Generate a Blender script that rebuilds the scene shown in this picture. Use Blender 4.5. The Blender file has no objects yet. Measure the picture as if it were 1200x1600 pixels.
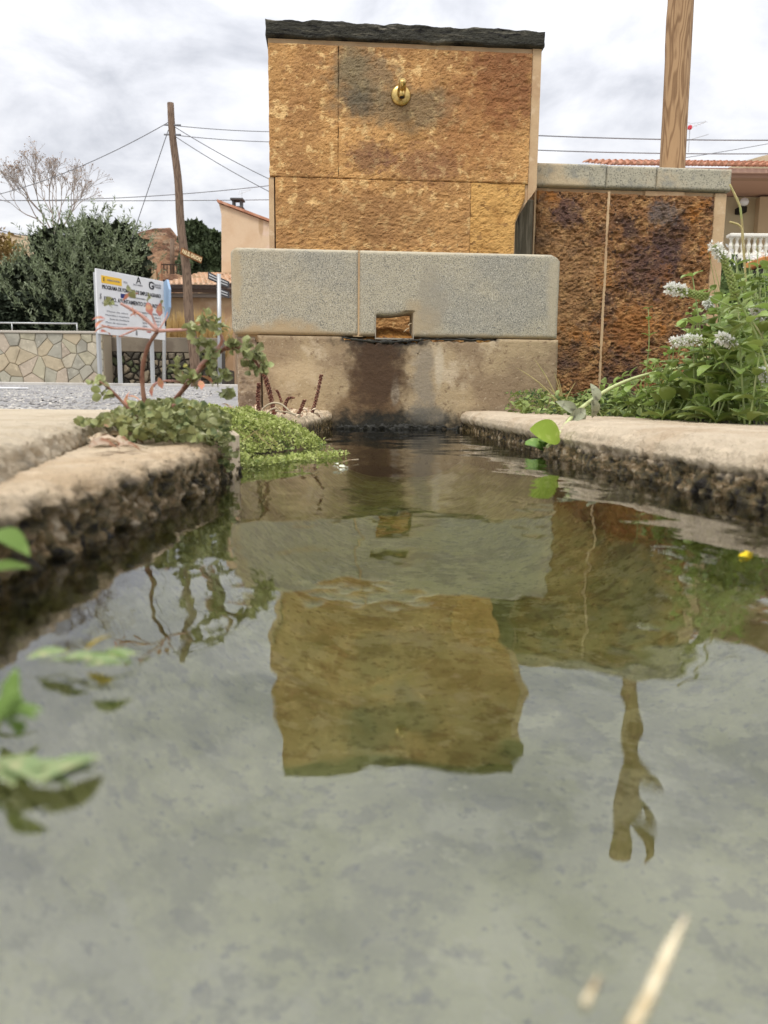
import bpy, math, random
import numpy as np
from mathutils import Vector, Matrix, Quaternion
random.seed(7); rng = np.random.default_rng(7)
S = bpy.context.scene
R_ = math.radians
COL = S.collection

# ---------------------------------------------------------------- camera
PITCH, ROLL, FPX, CAMZ = 8.5, 0.6, 1200.0, 0.097
cd = bpy.data.cameras.new('camera'); cam = bpy.data.objects.new('camera', cd); COL.objects.link(cam)
cd.sensor_fit = 'VERTICAL'; cd.sensor_height = 36; cd.lens = 27
cd.clip_start = 0.01; cd.clip_end = 3000
M = Matrix.Rotation(R_(90 - PITCH), 4, 'X') @ Matrix.Rotation(R_(ROLL), 4, 'Z')
M.translation = (0, 0, CAMZ); cam.matrix_world = M
cd.dof.use_dof = True; cd.dof.focus_distance = 2.35; cd.dof.aperture_fstop = 9.5
S.camera = cam
CR = M.to_3x3()

# ---------------------------------------------------------------- light
SUN_EL, SUN_AZ = 58, 205            # azimuth clockwise from +Y: behind and left of the camera
w = bpy.data.worlds.new('World'); S.world = w; w.use_nodes = True
wn, wl = w.node_tree.nodes, w.node_tree.links; wn.clear()
def N(nodes, t, **kw):
    n = nodes.new(t)
    for k, v in kw.items():
        if k in n.inputs: n.inputs[k].default_value = v
        else: setattr(n, k, v)
    return n
sky = N(wn, 'ShaderNodeTexSky', sky_type='NISHITA', sun_disc=False, sun_elevation=R_(SUN_EL), sun_rotation=R_(SUN_AZ))
tc = N(wn, 'ShaderNodeTexCoord')
sep = N(wn, 'ShaderNodeSeparateXYZ'); wl.new(tc.outputs['Generated'], sep.inputs[0])
ad = N(wn, 'ShaderNodeMath', operation='ADD'); wl.new(sep.outputs['Z'], ad.inputs[0]); ad.inputs[1].default_value = 0.28
mx = N(wn, 'ShaderNodeMath', operation='MAXIMUM'); wl.new(ad.outputs[0], mx.inputs[0]); mx.inputs[1].default_value = 0.05
dx = N(wn, 'ShaderNodeMath', operation='DIVIDE'); wl.new(sep.outputs['X'], dx.inputs[0]); wl.new(mx.outputs[0], dx.inputs[1])
dy = N(wn, 'ShaderNodeMath', operation='DIVIDE'); wl.new(sep.outputs['Y'], dy.inputs[0]); wl.new(mx.outputs[0], dy.inputs[1])
cmb = N(wn, 'ShaderNodeCombineXYZ'); wl.new(dx.outputs[0], cmb.inputs[0]); wl.new(dy.outputs[0], cmb.inputs[1])
n1 = N(wn, 'ShaderNodeTexNoise', Scale=3.3, Detail=8.0, Roughness=0.56, Distortion=0.25); wl.new(cmb.outputs[0], n1.inputs['Vector'])
r1 = N(wn, 'ShaderNodeValToRGB'); wl.new(n1.outputs['Fac'], r1.inputs[0])
e = r1.color_ramp.elements
e[0].position = 0.34; e[0].color = (0.50, 0.515, 0.56, 1)
e[1].position = 0.64; e[1].color = (0.89, 0.89, 0.90, 1)
m1 = r1.color_ramp.elements.new(0.47); m1.color = (0.68, 0.69, 0.73, 1)
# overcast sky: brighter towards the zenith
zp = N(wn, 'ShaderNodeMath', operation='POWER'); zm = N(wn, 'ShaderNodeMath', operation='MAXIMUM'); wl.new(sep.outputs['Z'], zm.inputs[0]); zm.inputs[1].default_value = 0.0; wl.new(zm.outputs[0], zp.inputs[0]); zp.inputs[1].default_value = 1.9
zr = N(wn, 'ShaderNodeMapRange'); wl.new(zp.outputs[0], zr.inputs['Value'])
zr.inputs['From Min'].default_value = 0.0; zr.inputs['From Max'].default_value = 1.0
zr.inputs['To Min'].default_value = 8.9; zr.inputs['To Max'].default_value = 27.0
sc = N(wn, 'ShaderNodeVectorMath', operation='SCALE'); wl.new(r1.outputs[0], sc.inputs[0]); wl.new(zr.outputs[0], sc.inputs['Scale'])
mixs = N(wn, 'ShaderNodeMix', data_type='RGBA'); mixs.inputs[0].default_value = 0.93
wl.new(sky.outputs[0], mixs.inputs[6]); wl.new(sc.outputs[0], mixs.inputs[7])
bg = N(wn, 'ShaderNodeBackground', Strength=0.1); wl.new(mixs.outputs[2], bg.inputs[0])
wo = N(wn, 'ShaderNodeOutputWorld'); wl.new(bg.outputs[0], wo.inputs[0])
sl = bpy.data.lights.new('sun', 'SUN'); sl.energy = 1.5; sl.angle = R_(14); sl.color = (1, 0.96, 0.88)
so = bpy.data.objects.new('sun', sl); COL.objects.link(so)
dirv = Vector((math.sin(R_(SUN_AZ)) * math.cos(R_(SUN_EL)), math.cos(R_(SUN_AZ)) * math.cos(R_(SUN_EL)), math.sin(R_(SUN_EL))))
so.rotation_euler = dirv.to_track_quat('Z', 'Y').to_euler(); so.location = (0, -3, 6)
S.view_settings.view_transform = 'Standard'; S.view_settings.look = 'None'
S.view_settings.exposure = 0.32; S.view_settings.gamma = 1; S.view_settings.use_curve_mapping = False

# ---------------------------------------------------------------- helpers
def ray(px, py): return CR @ Vector(((px - 600) / FPX, (800 - py) / FPX, -1))
CAM = Vector((0, 0, CAMZ))
def P(px, py, Y):
    d = ray(px, py); return CAM + d * (Y / d.y)
def G(px, py, z):
    d = ray(px, py); return CAM + d * ((z - CAMZ) / d.z)

def _hash(ix, iy, iz, seed):
    h = (ix * 374761393 + iy * 668265263 + iz * 2147483647 + seed * 974634777) & 0xffffffff
    h = ((h ^ (h >> 13)) * 1274126177) & 0xffffffff
    h = ((h ^ (h >> 16)) * 2246822519) & 0xffffffff
    return ((h ^ (h >> 15)) & 0xffffff) / float(0xffffff)
def vnoise(p, seed=0):
    p = np.asarray(p, float); i = np.floor(p).astype(np.int64); f = p - i; f = f * f * (3 - 2 * f)
    r = 0
    for a in (0, 1):
        for b in (0, 1):
            for c in (0, 1):
                wgt = (f[..., 0] if a else 1 - f[..., 0]) * (f[..., 1] if b else 1 - f[..., 1]) * (f[..., 2] if c else 1 - f[..., 2])
                r = r + wgt * _hash(i[..., 0] + a, i[..., 1] + b, i[..., 2] + c, seed)
    return r * 2 - 1
def fbm(p, freq, octv=4, seed=0, gain=0.5):
    p = np.asarray(p, float); s = 0; a = 1; t = 0
    for k in range(octv):
        s = s + a * vnoise(p * freq, seed + k * 17); t += a; a *= gain; freq *= 2.03
    return s / t

class MB:
    def __init__(s): s.v = []; s.f = []
    def add(s, vs, fs):
        b = len(s.v); s.v += [tuple(q) for q in vs]; s.f += [tuple(b + i for i in q) for q in fs]; return s
    def box(s, x0, x1, y0, y1, z0, z1, fr=None, bev=0):
        if fr is None: W = lambda a, b, c: (a, b, c)
        else: W = fr
        c = bev
        if c <= 0:
            vs = [W(x, y, z) for z in (z0, z1) for (x, y) in ((x0, y0), (x1, y0), (x1, y1), (x0, y1))]
            return s.add(vs, [(0, 3, 2, 1), (4, 5, 6, 7), (0, 1, 5, 4), (1, 2, 6, 5), (2, 3, 7, 6), (3, 0, 4, 7)])
        vs = []
        for (z, q) in ((z0, c), (z0 + c, 0), (z1 - c, 0), (z1, c)):
            vs += [W(x0 + q + c * .6, y0 + q, z), W(x1 - q - c * .6, y0 + q, z), W(x1 - q, y0 + q + c * .6, z), W(x1 - q, y1 - q - c * .6, z),
                   W(x1 - q - c * .6, y1 - q, z), W(x0 + q + c * .6, y1 - q, z), W(x0 + q, y1 - q - c * .6, z), W(x0 + q, y0 + q + c * .6, z)]
        fs = [tuple(range(7, -1, -1)), tuple(range(24, 32))]
        for r in range(3):
            for i in range(8):
                j = (i + 1) % 8; fs.append((r * 8 + i, r * 8 + j, (r + 1) * 8 + j, (r + 1) * 8 + i))
        return s.add(vs, fs)
    def tube(s, pts, rad, n=6, cap=True):
        pts = [Vector(p) for p in pts]
        if not hasattr(rad, '__len__'): rad = [rad] * len(pts)
        vs = []; prev = None
        for i, p in enumerate(pts):
            t = (pts[min(i + 1, len(pts) - 1)] - pts[max(i - 1, 0)]).normalized()
            if prev is None:
                a = t.orthogonal().normalized()
            else:
                a = (prev - t * prev.dot(t))
                a = a.normalized() if a.length > 1e-6 else t.orthogonal().normalized()
            prev = a; b = t.cross(a)
            for k in range(n):
                an = 2 * math.pi * k / n
                vs.append(p + (a * math.cos(an) + b * math.sin(an)) * rad[i])
        fs = []
        for i in range(len(pts) - 1):
            for k in range(n):
                k2 = (k + 1) % n
                fs.append((i * n + k, i * n + k2, (i + 1) * n + k2, (i + 1) * n + k))
        if cap: fs += [tuple(range(n - 1, -1, -1)), tuple(range((len(pts) - 1) * n, len(pts) * n))]
        return s.add(vs, fs)
    def prism(s, poly, d0, d1, W):
        n = len(poly)
        vs = [W(a, d0, b) for a, b in poly] + [W(a, d1, b) for a, b in poly]
        fs = [tuple(range(n)), tuple(range(2 * n - 1, n - 1, -1))] + [(i, i + n, (i + 1) % n + n, (i + 1) % n) for i in range(n)]
        return s.add(vs, fs)
    def build(s, name, mat, parent=None, smooth=False, base=None):
        return mkobj(name, s.v, s.f, mat, parent, smooth, base)

def wloc(o):
    return Vector(o['_l']) if '_l' in o else Vector((0, 0, 0))
def mkobj(name, v, f, mat, parent=None, smooth=False, base=None):
    me = bpy.data.meshes.new(name)
    b = wloc(parent) if parent is not None else (Vector(base) if base is not None else Vector((0, 0, 0)))
    v = np.asarray(v, float).reshape(-1, 3) - np.array(b)
    me.from_pydata(v.tolist(), [], f if isinstance(f, list) else f.tolist())
    if smooth: me.polygons.foreach_set('use_smooth', [True] * len(me.polygons))
    me.materials.append(mat); me.update()
    o = bpy.data.objects.new(name, me); COL.objects.link(o)
    if parent is not None: o.parent = parent; o['_l'] = list(b)
    else: o.location = b; o['_l'] = list(b)
    return o
def thing(name, label, cat, loc, group=None):
    o = bpy.data.objects.new(name, None); COL.objects.link(o); o.location = loc; o['_l'] = list(loc)
    o.empty_display_size = .05; o['label'] = label; o['category'] = cat
    if group: o['group'] = group
    return o
def tag(o, label, cat, group=None):
    o['label'] = label; o['category'] = cat
    if group: o['group'] = group
    return o
def struct(o): o['kind'] = 'structure'; return o
def stuff(o): o['kind'] = 'stuff'; return o

# ---------------------------------------------------------------- materials
def mat(name, base, var=(), bump=(), rough=0.85, spec=0.3, spots=(), metal=0.0, obj=False, rand=0.0, trans=0.0, stretch=None, cells=None):
    """base colour, noise layers (colour, scale, lo, hi, detail), bump layers (scale, distance), stains (centre, radii, colour, strength, noise scale)"""
    m = bpy.data.materials.new(name); m.use_nodes = True; nt = m.node_tree; ns, ls = nt.nodes, nt.links
    bs = ns['Principled BSDF']; out = ns['Material Output']
    bs.inputs['Roughness'].default_value = rough; bs.inputs['Specular IOR Level'].default_value = spec; bs.inputs['Metallic'].default_value = metal
    if obj: co = ns.new('ShaderNodeTexCoord').outputs['Object']
    else: co = ns.new('ShaderNodeNewGeometry').outputs['Position']
    cos = co
    if stretch:
        mp = ns.new('ShaderNodeMapping'); mp.inputs['Scale'].default_value = stretch; ls.new(co, mp.inputs[0]); cos = mp.outputs[0]
    cur = ns.new('ShaderNodeRGB').outputs[0]; cur.default_value = (*base, 1)
    if rand:
        oi = ns.new('ShaderNodeObjectInfo'); hs = ns.new('ShaderNodeHueSaturation')
        mr = ns.new('ShaderNodeMapRange'); ls.new(oi.outputs['Random'], mr.inputs[0]); mr.inputs['To Min'].default_value = 1 - rand; mr.inputs['To Max'].default_value = 1 + rand
        mh = ns.new('ShaderNodeMapRange'); ls.new(oi.outputs['Random'], mh.inputs[0]); mh.inputs['To Min'].default_value = .5 - .03 * min(rand, 1) ; mh.inputs['To Max'].default_value = .5 + .035 * min(rand, 1)
        ls.new(mr.outputs[0], hs.inputs['Value']); ls.new(mh.outputs[0], hs.inputs['Hue']); ls.new(cur, hs.inputs['Color']); cur = hs.outputs[0]
    def mixc(fac, a, col):
        mx = ns.new('ShaderNodeMix'); mx.data_type = 'RGBA'; ls.new(fac, mx.inputs[0]); ls.new(a, mx.inputs[6]); mx.inputs[7].default_value = (*col, 1); return mx.outputs[2]
    for i, L in enumerate(var):
        col, scl, lo, hi = L[:4]; det = L[4] if len(L) > 4 else 5.0
        nz = ns.new('ShaderNodeTexNoise'); nz.noise_dimensions = '4D'; nz.inputs['W'].default_value = i * 3.7 + len(name)
        nz.inputs['Scale'].default_value = scl; nz.inputs['Detail'].default_value = det; nz.inputs['Roughness'].default_value = .6
        ls.new(cos, nz.inputs['Vector'])
        mr = ns.new('ShaderNodeMapRange'); mr.interpolation_type = 'SMOOTHSTEP'; ls.new(nz.outputs['Fac'], mr.inputs[0])
        mr.inputs['From Min'].default_value = lo; mr.inputs['From Max'].default_value = hi
        if len(L) > 5: mr.inputs['To Max'].default_value = L[5]
        cur = mixc(mr.outputs[0], cur, col)
    for (c, r, col, st, nsc) in spots:
        nz = ns.new('ShaderNodeTexNoise'); nz.inputs['Scale'].default_value = nsc; nz.inputs['Detail'].default_value = 5; ls.new(co, nz.inputs['Vector'])
        sb = ns.new('ShaderNodeVectorMath'); sb.operation = 'SUBTRACT'; ls.new(co, sb.inputs[0]); sb.inputs[1].default_value = c
        dv = ns.new('ShaderNodeVectorMath'); dv.operation = 'DIVIDE'; ls.new(sb.outputs[0], dv.inputs[0]); dv.inputs[1].default_value = r
        ln = ns.new('ShaderNodeVectorMath'); ln.operation = 'LENGTH'; ls.new(dv.outputs[0], ln.inputs[0])
        sn = ns.new('ShaderNodeMath'); sn.operation = 'MULTIPLY_ADD'; ls.new(nz.outputs['Fac'], sn.inputs[0]); sn.inputs[1].default_value = 1.6; ls.new(ln.outputs['Value'], sn.inputs[2])
        mr = ns.new('ShaderNodeMapRange'); mr.interpolation_type = 'SMOOTHSTEP'; ls.new(sn.outputs[0], mr.inputs[0])
        mr.inputs['From Min'].default_value = 1.25; mr.inputs['From Max'].default_value = 2.0; mr.inputs['To Min'].default_value = st; mr.inputs['To Max'].default_value = 0
        cur = mixc(mr.outputs[0], cur, col)
    ls.new(cur, bs.inputs['Base Color'])
    h = None
    for (scl, dist) in bump:
        nz = ns.new('ShaderNodeTexNoise'); nz.inputs['Scale'].default_value = scl; nz.inputs['Detail'].default_value = 6; nz.inputs['Roughness'].default_value = .65; ls.new(cos, nz.inputs['Vector'])
        b = ns.new('ShaderNodeBump'); b.inputs['Distance'].default_value = dist; b.inputs['Strength'].default_value = 1.0; ls.new(nz.outputs['Fac'], b.inputs['Height'])
        if h: ls.new(h, b.inputs['Normal'])
        h = b.outputs[0]
    if h: ls.new(h, bs.inputs['Normal'])
    if trans:
        tr = ns.new('ShaderNodeBsdfTranslucent'); ls.new(cur, tr.inputs[0]); ms = ns.new('ShaderNodeMixShader'); ms.inputs[0].default_value = trans
        ls.new(bs.outputs[0], ms.inputs[1]); ls.new(tr.outputs[0], ms.inputs[2]); ls.new(ms.outputs[0], out.inputs[0])
    return m

FO = {'plinth': 2.4, 'block': 2.75, 'side': 2.9}
ANG = R_(4); UX, UY = math.cos(ANG), math.sin(ANG)
def frame(Y0):
    def W(s, d, z): return (UX * s + UY * d, Y0 + UY * s - UX * d, z)   # d = towards the camera
    return W
FP, FB, FS = frame(2.4), frame(2.75), frame(2.9)
def SZ(px, py, Y0):
    n = Vector((UY, -UX, 0)); d = ray(px, py); O = Vector((0, Y0, 0))
    p = CAM + d * ((O - CAM).dot(n) / d.dot(n)); return (p - O).dot(Vector((UX, UY, 0))), p.z

def slab(W, s0, s1, z0, z1, d0, d1, cell=.005, amp=.004, freq=30, seed=0, er=.006, s0f=None, s1f=None, z0f=None, z1f=None, hole=None, ridg=0.6, corner=0.0, edge_amp=0.3):
    """stone with a real relief on its front (towards camera), closed at the sides; returns verts, faces"""
    nu = max(2, int(round((s1 - s0) / cell))); nv = max(2, int(round((z1 - z0) / cell)))
    us = np.linspace(s0, s1, nu + 1); vs_ = np.linspace(z0, z1, nv + 1)
    if hole:
        for k in (0, 1): us[np.argmin(abs(us - hole[k]))] = hole[k]
        for k in (2, 3): vs_[np.argmin(abs(vs_ - hole[k]))] = hole[k]
    U, V = np.meshgrid(us, vs_); A = (U - s0) / (s1 - s0); B = (V - z0) / (z1 - z0)
    L = np.vectorize(s0f)(V) if s0f else np.full_like(V, s0); Rr = np.vectorize(s1f)(V) if s1f else np.full_like(V, s1)
    if not hole: U = L + (Rr - L) * A
    Bo = np.vectorize(z0f)(U) if z0f else np.full_like(V, z0); T = np.vectorize(z1f)(U) if z1f else np.full_like(V, z1)
    if not hole or z0f or z1f: V = Bo + (T - Bo) * B
    if corner:
        tt = np.clip((V - (z1 - corner)) / corner, 0, 1); ins = corner * (1 - np.sqrt(np.clip(1 - tt * tt, 0, 1)))
        cx = (s0 + s1) / 2; U = cx + (U - cx) * (1 - ins / ((s1 - s0) / 2))
    Pt = np.stack([U, V, np.full_like(U, seed * 1.37)], -1)
    n1 = fbm(Pt, freq * .35, 3, seed); n2 = fbm(Pt * np.array([1, 1.5, 1]), freq, 4, seed + 5, .6)
    n2 = (1 - ridg) * n2 + ridg * (1 - 2 * np.abs(n2) * 1.6)
    dist = np.minimum(np.minimum(U - L, Rr - U), np.minimum(V - Bo, T - V))
    if hole:
        hx = np.maximum(np.maximum(hole[0] - U, U - hole[1]), np.maximum(hole[2] - V, V - hole[3])); dist = np.minimum(dist, np.maximum(hx, 0) + .002)
    t = np.clip(dist / er, 0, 1); rnd = -er * .8 * (1 - np.sqrt(np.clip(1 - (1 - t) ** 2, 0, 1)))
    D = d1 + rnd + amp * (n1 * .8 + n2 * .85) * (edge_amp + (1 - edge_amp) * t)
    jig = fbm(Pt, 60, 3, seed + 9) * amp * .4 * (t < .5)
    U = U + jig; V = V + jig
    D[0, :] = np.minimum(D[0, :], d1); X = UX * U + UY * D
    O = W(0, 0, 0)
    pts = np.stack([O[0] + UX * U + UY * D, O[1] + UY * U - UX * D, V], -1).reshape(-1, 3)
    n = nu + 1; idx = np.arange((nu + 1) * (nv + 1)).reshape(nv + 1, nu + 1)
    q = np.stack([idx[:-1, :-1], idx[:-1, 1:], idx[1:, 1:], idx[1:, :-1]], -1)
    keep = np.ones(q.shape[:2], bool)
    if hole:
        uc = (us[:-1] + us[1:]) / 2; vc = (vs_[:-1] + vs_[1:]) / 2
        keep &= ~(((uc > hole[0]) & (uc < hole[1]))[None, :] & ((vc > hole[2]) & (vc < hole[3]))[:, None])
    faces = q[keep].tolist()
    pts = pts.tolist()
    # sides: directed boundary edges extruded back
    ec = {}
    for f in faces:
        for a, b in ((f[0], f[1]), (f[1], f[2]), (f[2], f[3]), (f[3], f[0])): ec[(a, b)] = 1
    bd = [(a, b) for (a, b) in ec if (b, a) not in ec]
    mp = {}
    Uf, Vf = U.reshape(-1), V.reshape(-1)
    for a, b in bd:
        for k in (a, b):
            if k not in mp:
                mp[k] = len(pts); pts.append(list(W(Uf[k], d0, Vf[k])))
    for a, b in bd: faces.append([b, a, mp[a], mp[b]])
    return pts, faces

# colour sets
m_och = mat('ochre_rock', (.60, .335, .125), [((.38, .195, .075), 3.2, .42, .58, 9, .85), ((.46, .25, .09), 7, .46, .62, 8, .7), ((.78, .52, .23), 30, .53, .62, 8, .9), ((.34, .175, .07), 48, .56, .64, 8, .8), ((.13, .065, .03), 120, .60, .68, 6, .8)],
            bump=[(60, .007), (160, .004)],
            spots=[((-.08, 2.75, 1.15), (.13, .3, .10), (.20, .17, .11), .6, 34), ((.05, 2.75, 1.06), (.24, .3, .08), (.19, .15, .09), .7, 26), ((-.12, 2.75, 1.18), (.06, .3, .12), (.20, .17, .10), .6, 24), ((-.10, 2.75, 1.07), (.06, .3, .05), (.09, .08, .06), .6, 60), ((-.06, 2.75, .90), (.08, .3, .06), (.12, .05, .04), .6, 50),
                   ((.12, 2.75, .88), (.14, .3, .07), (.22, .10, .06), .5, 50), ((.40, 2.75, 1.18), (.15, .3, .20), (.20, .07, .03), .75, 30), ((.30, 2.75, 1.02), (.14, .3, .18), (.33, .14, .05), .5, 44), ((-.05, 2.75, .70), (.34, .3, .10), (.30, .16, .065), .5, 30)])
m_och2 = mat('ochre_rock_light', (.64, .37, .12), [((.46, .24, .07), 10, .46, .62, 8), ((.32, .17, .06), 50, .56, .64, 7, .8)], bump=[(60, .006), (160, .004)])
m_rust = mat('rust_rock', (.27, .13, .05), [((.48, .27, .11), 30, .50, .60, 9, .9), ((.060, .035, .035), 7, .50, .62, 9, .8), ((.46, .19, .045), 9, .54, .64, 9, .8), ((.04, .022, .016), 75, .55, .63, 7, .85), ((.52, .36, .22), 95, .60, .67, 6, .7)], bump=[(55, .010), (160, .006)],
             spots=[((.62, 2.9, .52), (.2, .3, .3), (.34, .20, .09), .5, 40), ((.98, 2.9, .58), (.14, .3, .12), (.07, .042, .05), .65, 50), ((1.02, 2.9, .78), (.07, .3, .05), (.15, .135, .13), .65, 60), ((.66, 2.9, .77), (.07, .3, .06), (.065, .04, .055), .65, 60), ((.92, 2.9, .36), (.1, .3, .1), (.40, .16, .04), .6, 44)])
m_grey = mat('grey_stone', (.41, .37, .275), [((.30, .29, .25), 4, .42, .60, 9, .7), ((.10, .105, .10), 330, .52, .58, 2, .75), ((.60, .56, .46), 300, .57, .62, 2, .7), ((.50, .41, .28), 3, .54, .72, 9, .5)], bump=[(300, .0018), (90, .0006)],
             spots=[((-.32, 2.4, .282), (.15, .3, .042), (.40, .30, .18), .95, 22), ((-.2, 2.4, .27), (.26, .3, .025), (.40, .30, .18), .9, 12), ((.11, 2.4, .33), (.07, .3, .06), (.38, .30, .19), .8, 14), ((.35, 2.4, .275), (.4, .3, .018), (.42, .34, .22), .8, 14), ((.0, 2.4, .533), (.62, .3, .010), (.50, .44, .32), .8, 40), ((-.45, 2.4, .45), (.02, .3, .12), (.42, .34, .22), .8, 30), ((.52, 2.4, .42), (.03, .3, .16), (.44, .38, .27), .7, 30), ((.14, 2.4, .40), (.05, .3, .10), (.30, .27, .21), .6, 30)])
m_cap = mat('cap_stone', (.42, .385, .29), [((.15, .145, .12), 170, .53, .60, 4, .85), ((.24, .235, .21), 20, .50, .62, 7, .6), ((.55, .43, .27), 7, .50, .66, 7, .8)], bump=[(200, .002)])
m_rend = mat('brown_render', (.39, .295, .175), [((.27, .195, .12), 5, .44, .60, 8), ((.52, .42, .29), 9, .54, .66, 8, .9), ((.18, .12, .07), 60, .55, .64, 7, .7), ((.60, .50, .36), 140, .60, .68, 4, .5)], bump=[(130, .003), (30, .003)],
             spots=[((-.015, 2.4, .16), (.10, .3, .17), (.095, .055, .028), .95, 26), ((-.03, 2.4, .24), (.09, .3, .05), (.05, .035, .025), .9, 36), ((-.06, 2.4, .06), (.12, .3, .08), (.16, .095, .045), .8, 30),
                    ((.115, 2.4, .14), (.042, .3, .17), (.27, .225, .165), .9, 24), ((.165, 2.4, .19), (.016, .3, .07), (.52, .44, .32), .8, 22), ((.03, 2.4, .12), (.014, .3, .05), (.45, .38, .28), .7, 22),
                    ((.0, 2.4, .268), (.17, .3, .022), (.014, .012, .01), .97, 40), ((.24, 2.4, .275), (.13, .3, .010), (.02, .017, .012), .95, 40), ((-.03, 2.4, .17), (.085, .3, .15), (.07, .04, .022), .9, 44), ((.03, 2.4, .0), (.30, .3, .06), (.018, .018, .014), .97, 30), ((.13, 2.4, .045), (.07, .3, .035), (.15, .135, .11), .7, 24), ((-.27, 2.4, .17), (.07, .3, .04), (.52, .40, .25), .6, 14)])
m_roughc = mat('rough_concrete', (.33, .25, .17), [((.18, .13, .09), 20, .45, .6, 5), ((.46, .38, .28), 50, .55, .66, 5)], bump=[(90, .006)])
m_mort = mat('peach_mortar', (.54, .38, .22), [((.46, .30, .17), 8, .45, .65, 5), ((.62, .46, .29), 30, .55, .7, 5)], bump=[(120, .0015)])
m_slate = mat('dark_slate', (.050, .048, .036), [((.13, .12, .09), 16, .52, .64, 8), ((.34, .31, .25), 9, .60, .66, 8, .8), ((.015, .014, .012), 30, .52, .60, 7)], bump=[(30, .012), (90, .006)], stretch=(.6, .6, 3.5))
m_brass = mat('brass', (.62, .44, .16), [((.40, .27, .09), 60, .45, .65, 4)], rough=.28, metal=1.0, bump=[(300, .0002)])
m_dark = mat('dark_hollow', (.02, .016, .012))
m_debris = mat('rust_debris', (.34, .15, .035), [((.50, .27, .08), 90, .52, .62, 4), ((.14, .06, .02), 60, .55, .66, 4)], bump=[(200, .004)])
def trough_mat():
    return mat('coping_concrete', (.56, .46, .33), [((.46, .36, .25), 6, .45, .62, 5), ((.66, .58, .45), 12, .52, .68, 5), ((.34, .26, .18), 50, .60, .70, 5, .6)], bump=[(90, .002), (25, .003)])
m_cop = trough_mat()

# ---------------------------------------------------------------- ground and setting
def hgt(x, y):
    near = .035
    t = np.clip((y - 2.4) / 11.0, 0, 1)
    return near + .215 * t
m_road = mat('road_gravel', (.30, .29, .28), [((.20, .19, .19), 3, .45, .6, 5), ((.46, .44, .41), 45, .54, .62, 6), ((.09, .09, .085), 60, .60, .66, 5, .8)], bump=[(60, .012)], rough=.9)
xs = [-150, -60, -30, -15, -8, -4, -2, -.55, .62, 1.2, 2, 4, 8, 15, 30, 60, 150]; ys = [-20, -5, -1.2, -.8, .5, 1.5, 2.47, 4, 6, 8, 10, 12, 13.4, 20, 40, 90, 250]
gm = MB(); vid = {}
for j, y in enumerate(ys):
    for i, x in enumerate(xs): vid[(i, j)] = len(gm.v); gm.v.append((x, y, float(hgt(x, y))))
for j in range(len(ys) - 1):
    for i in range(len(xs) - 1):
        if xs[i] >= -.56 and xs[i + 1] <= .63 and ys[j] >= -.81 and ys[j + 1] <= 2.48: continue
        gm.f.append((vid[(i, j)], vid[(i + 1, j)], vid[(i + 1, j + 1)], vid[(i, j + 1)]))
struct(gm.build('ground', m_road))
# pavement strip along the far wall
m_pave = mat('pale_pavement', (.55, .52, .47), [((.45, .42, .38), 3, .45, .6, 5)], bump=[(80, .002)])
pv = MB(); pv.box(-14, -1.0, 12.6, 13.9, .2, .278, bev=.01); struct(pv.build('pavement', m_pave))
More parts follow.
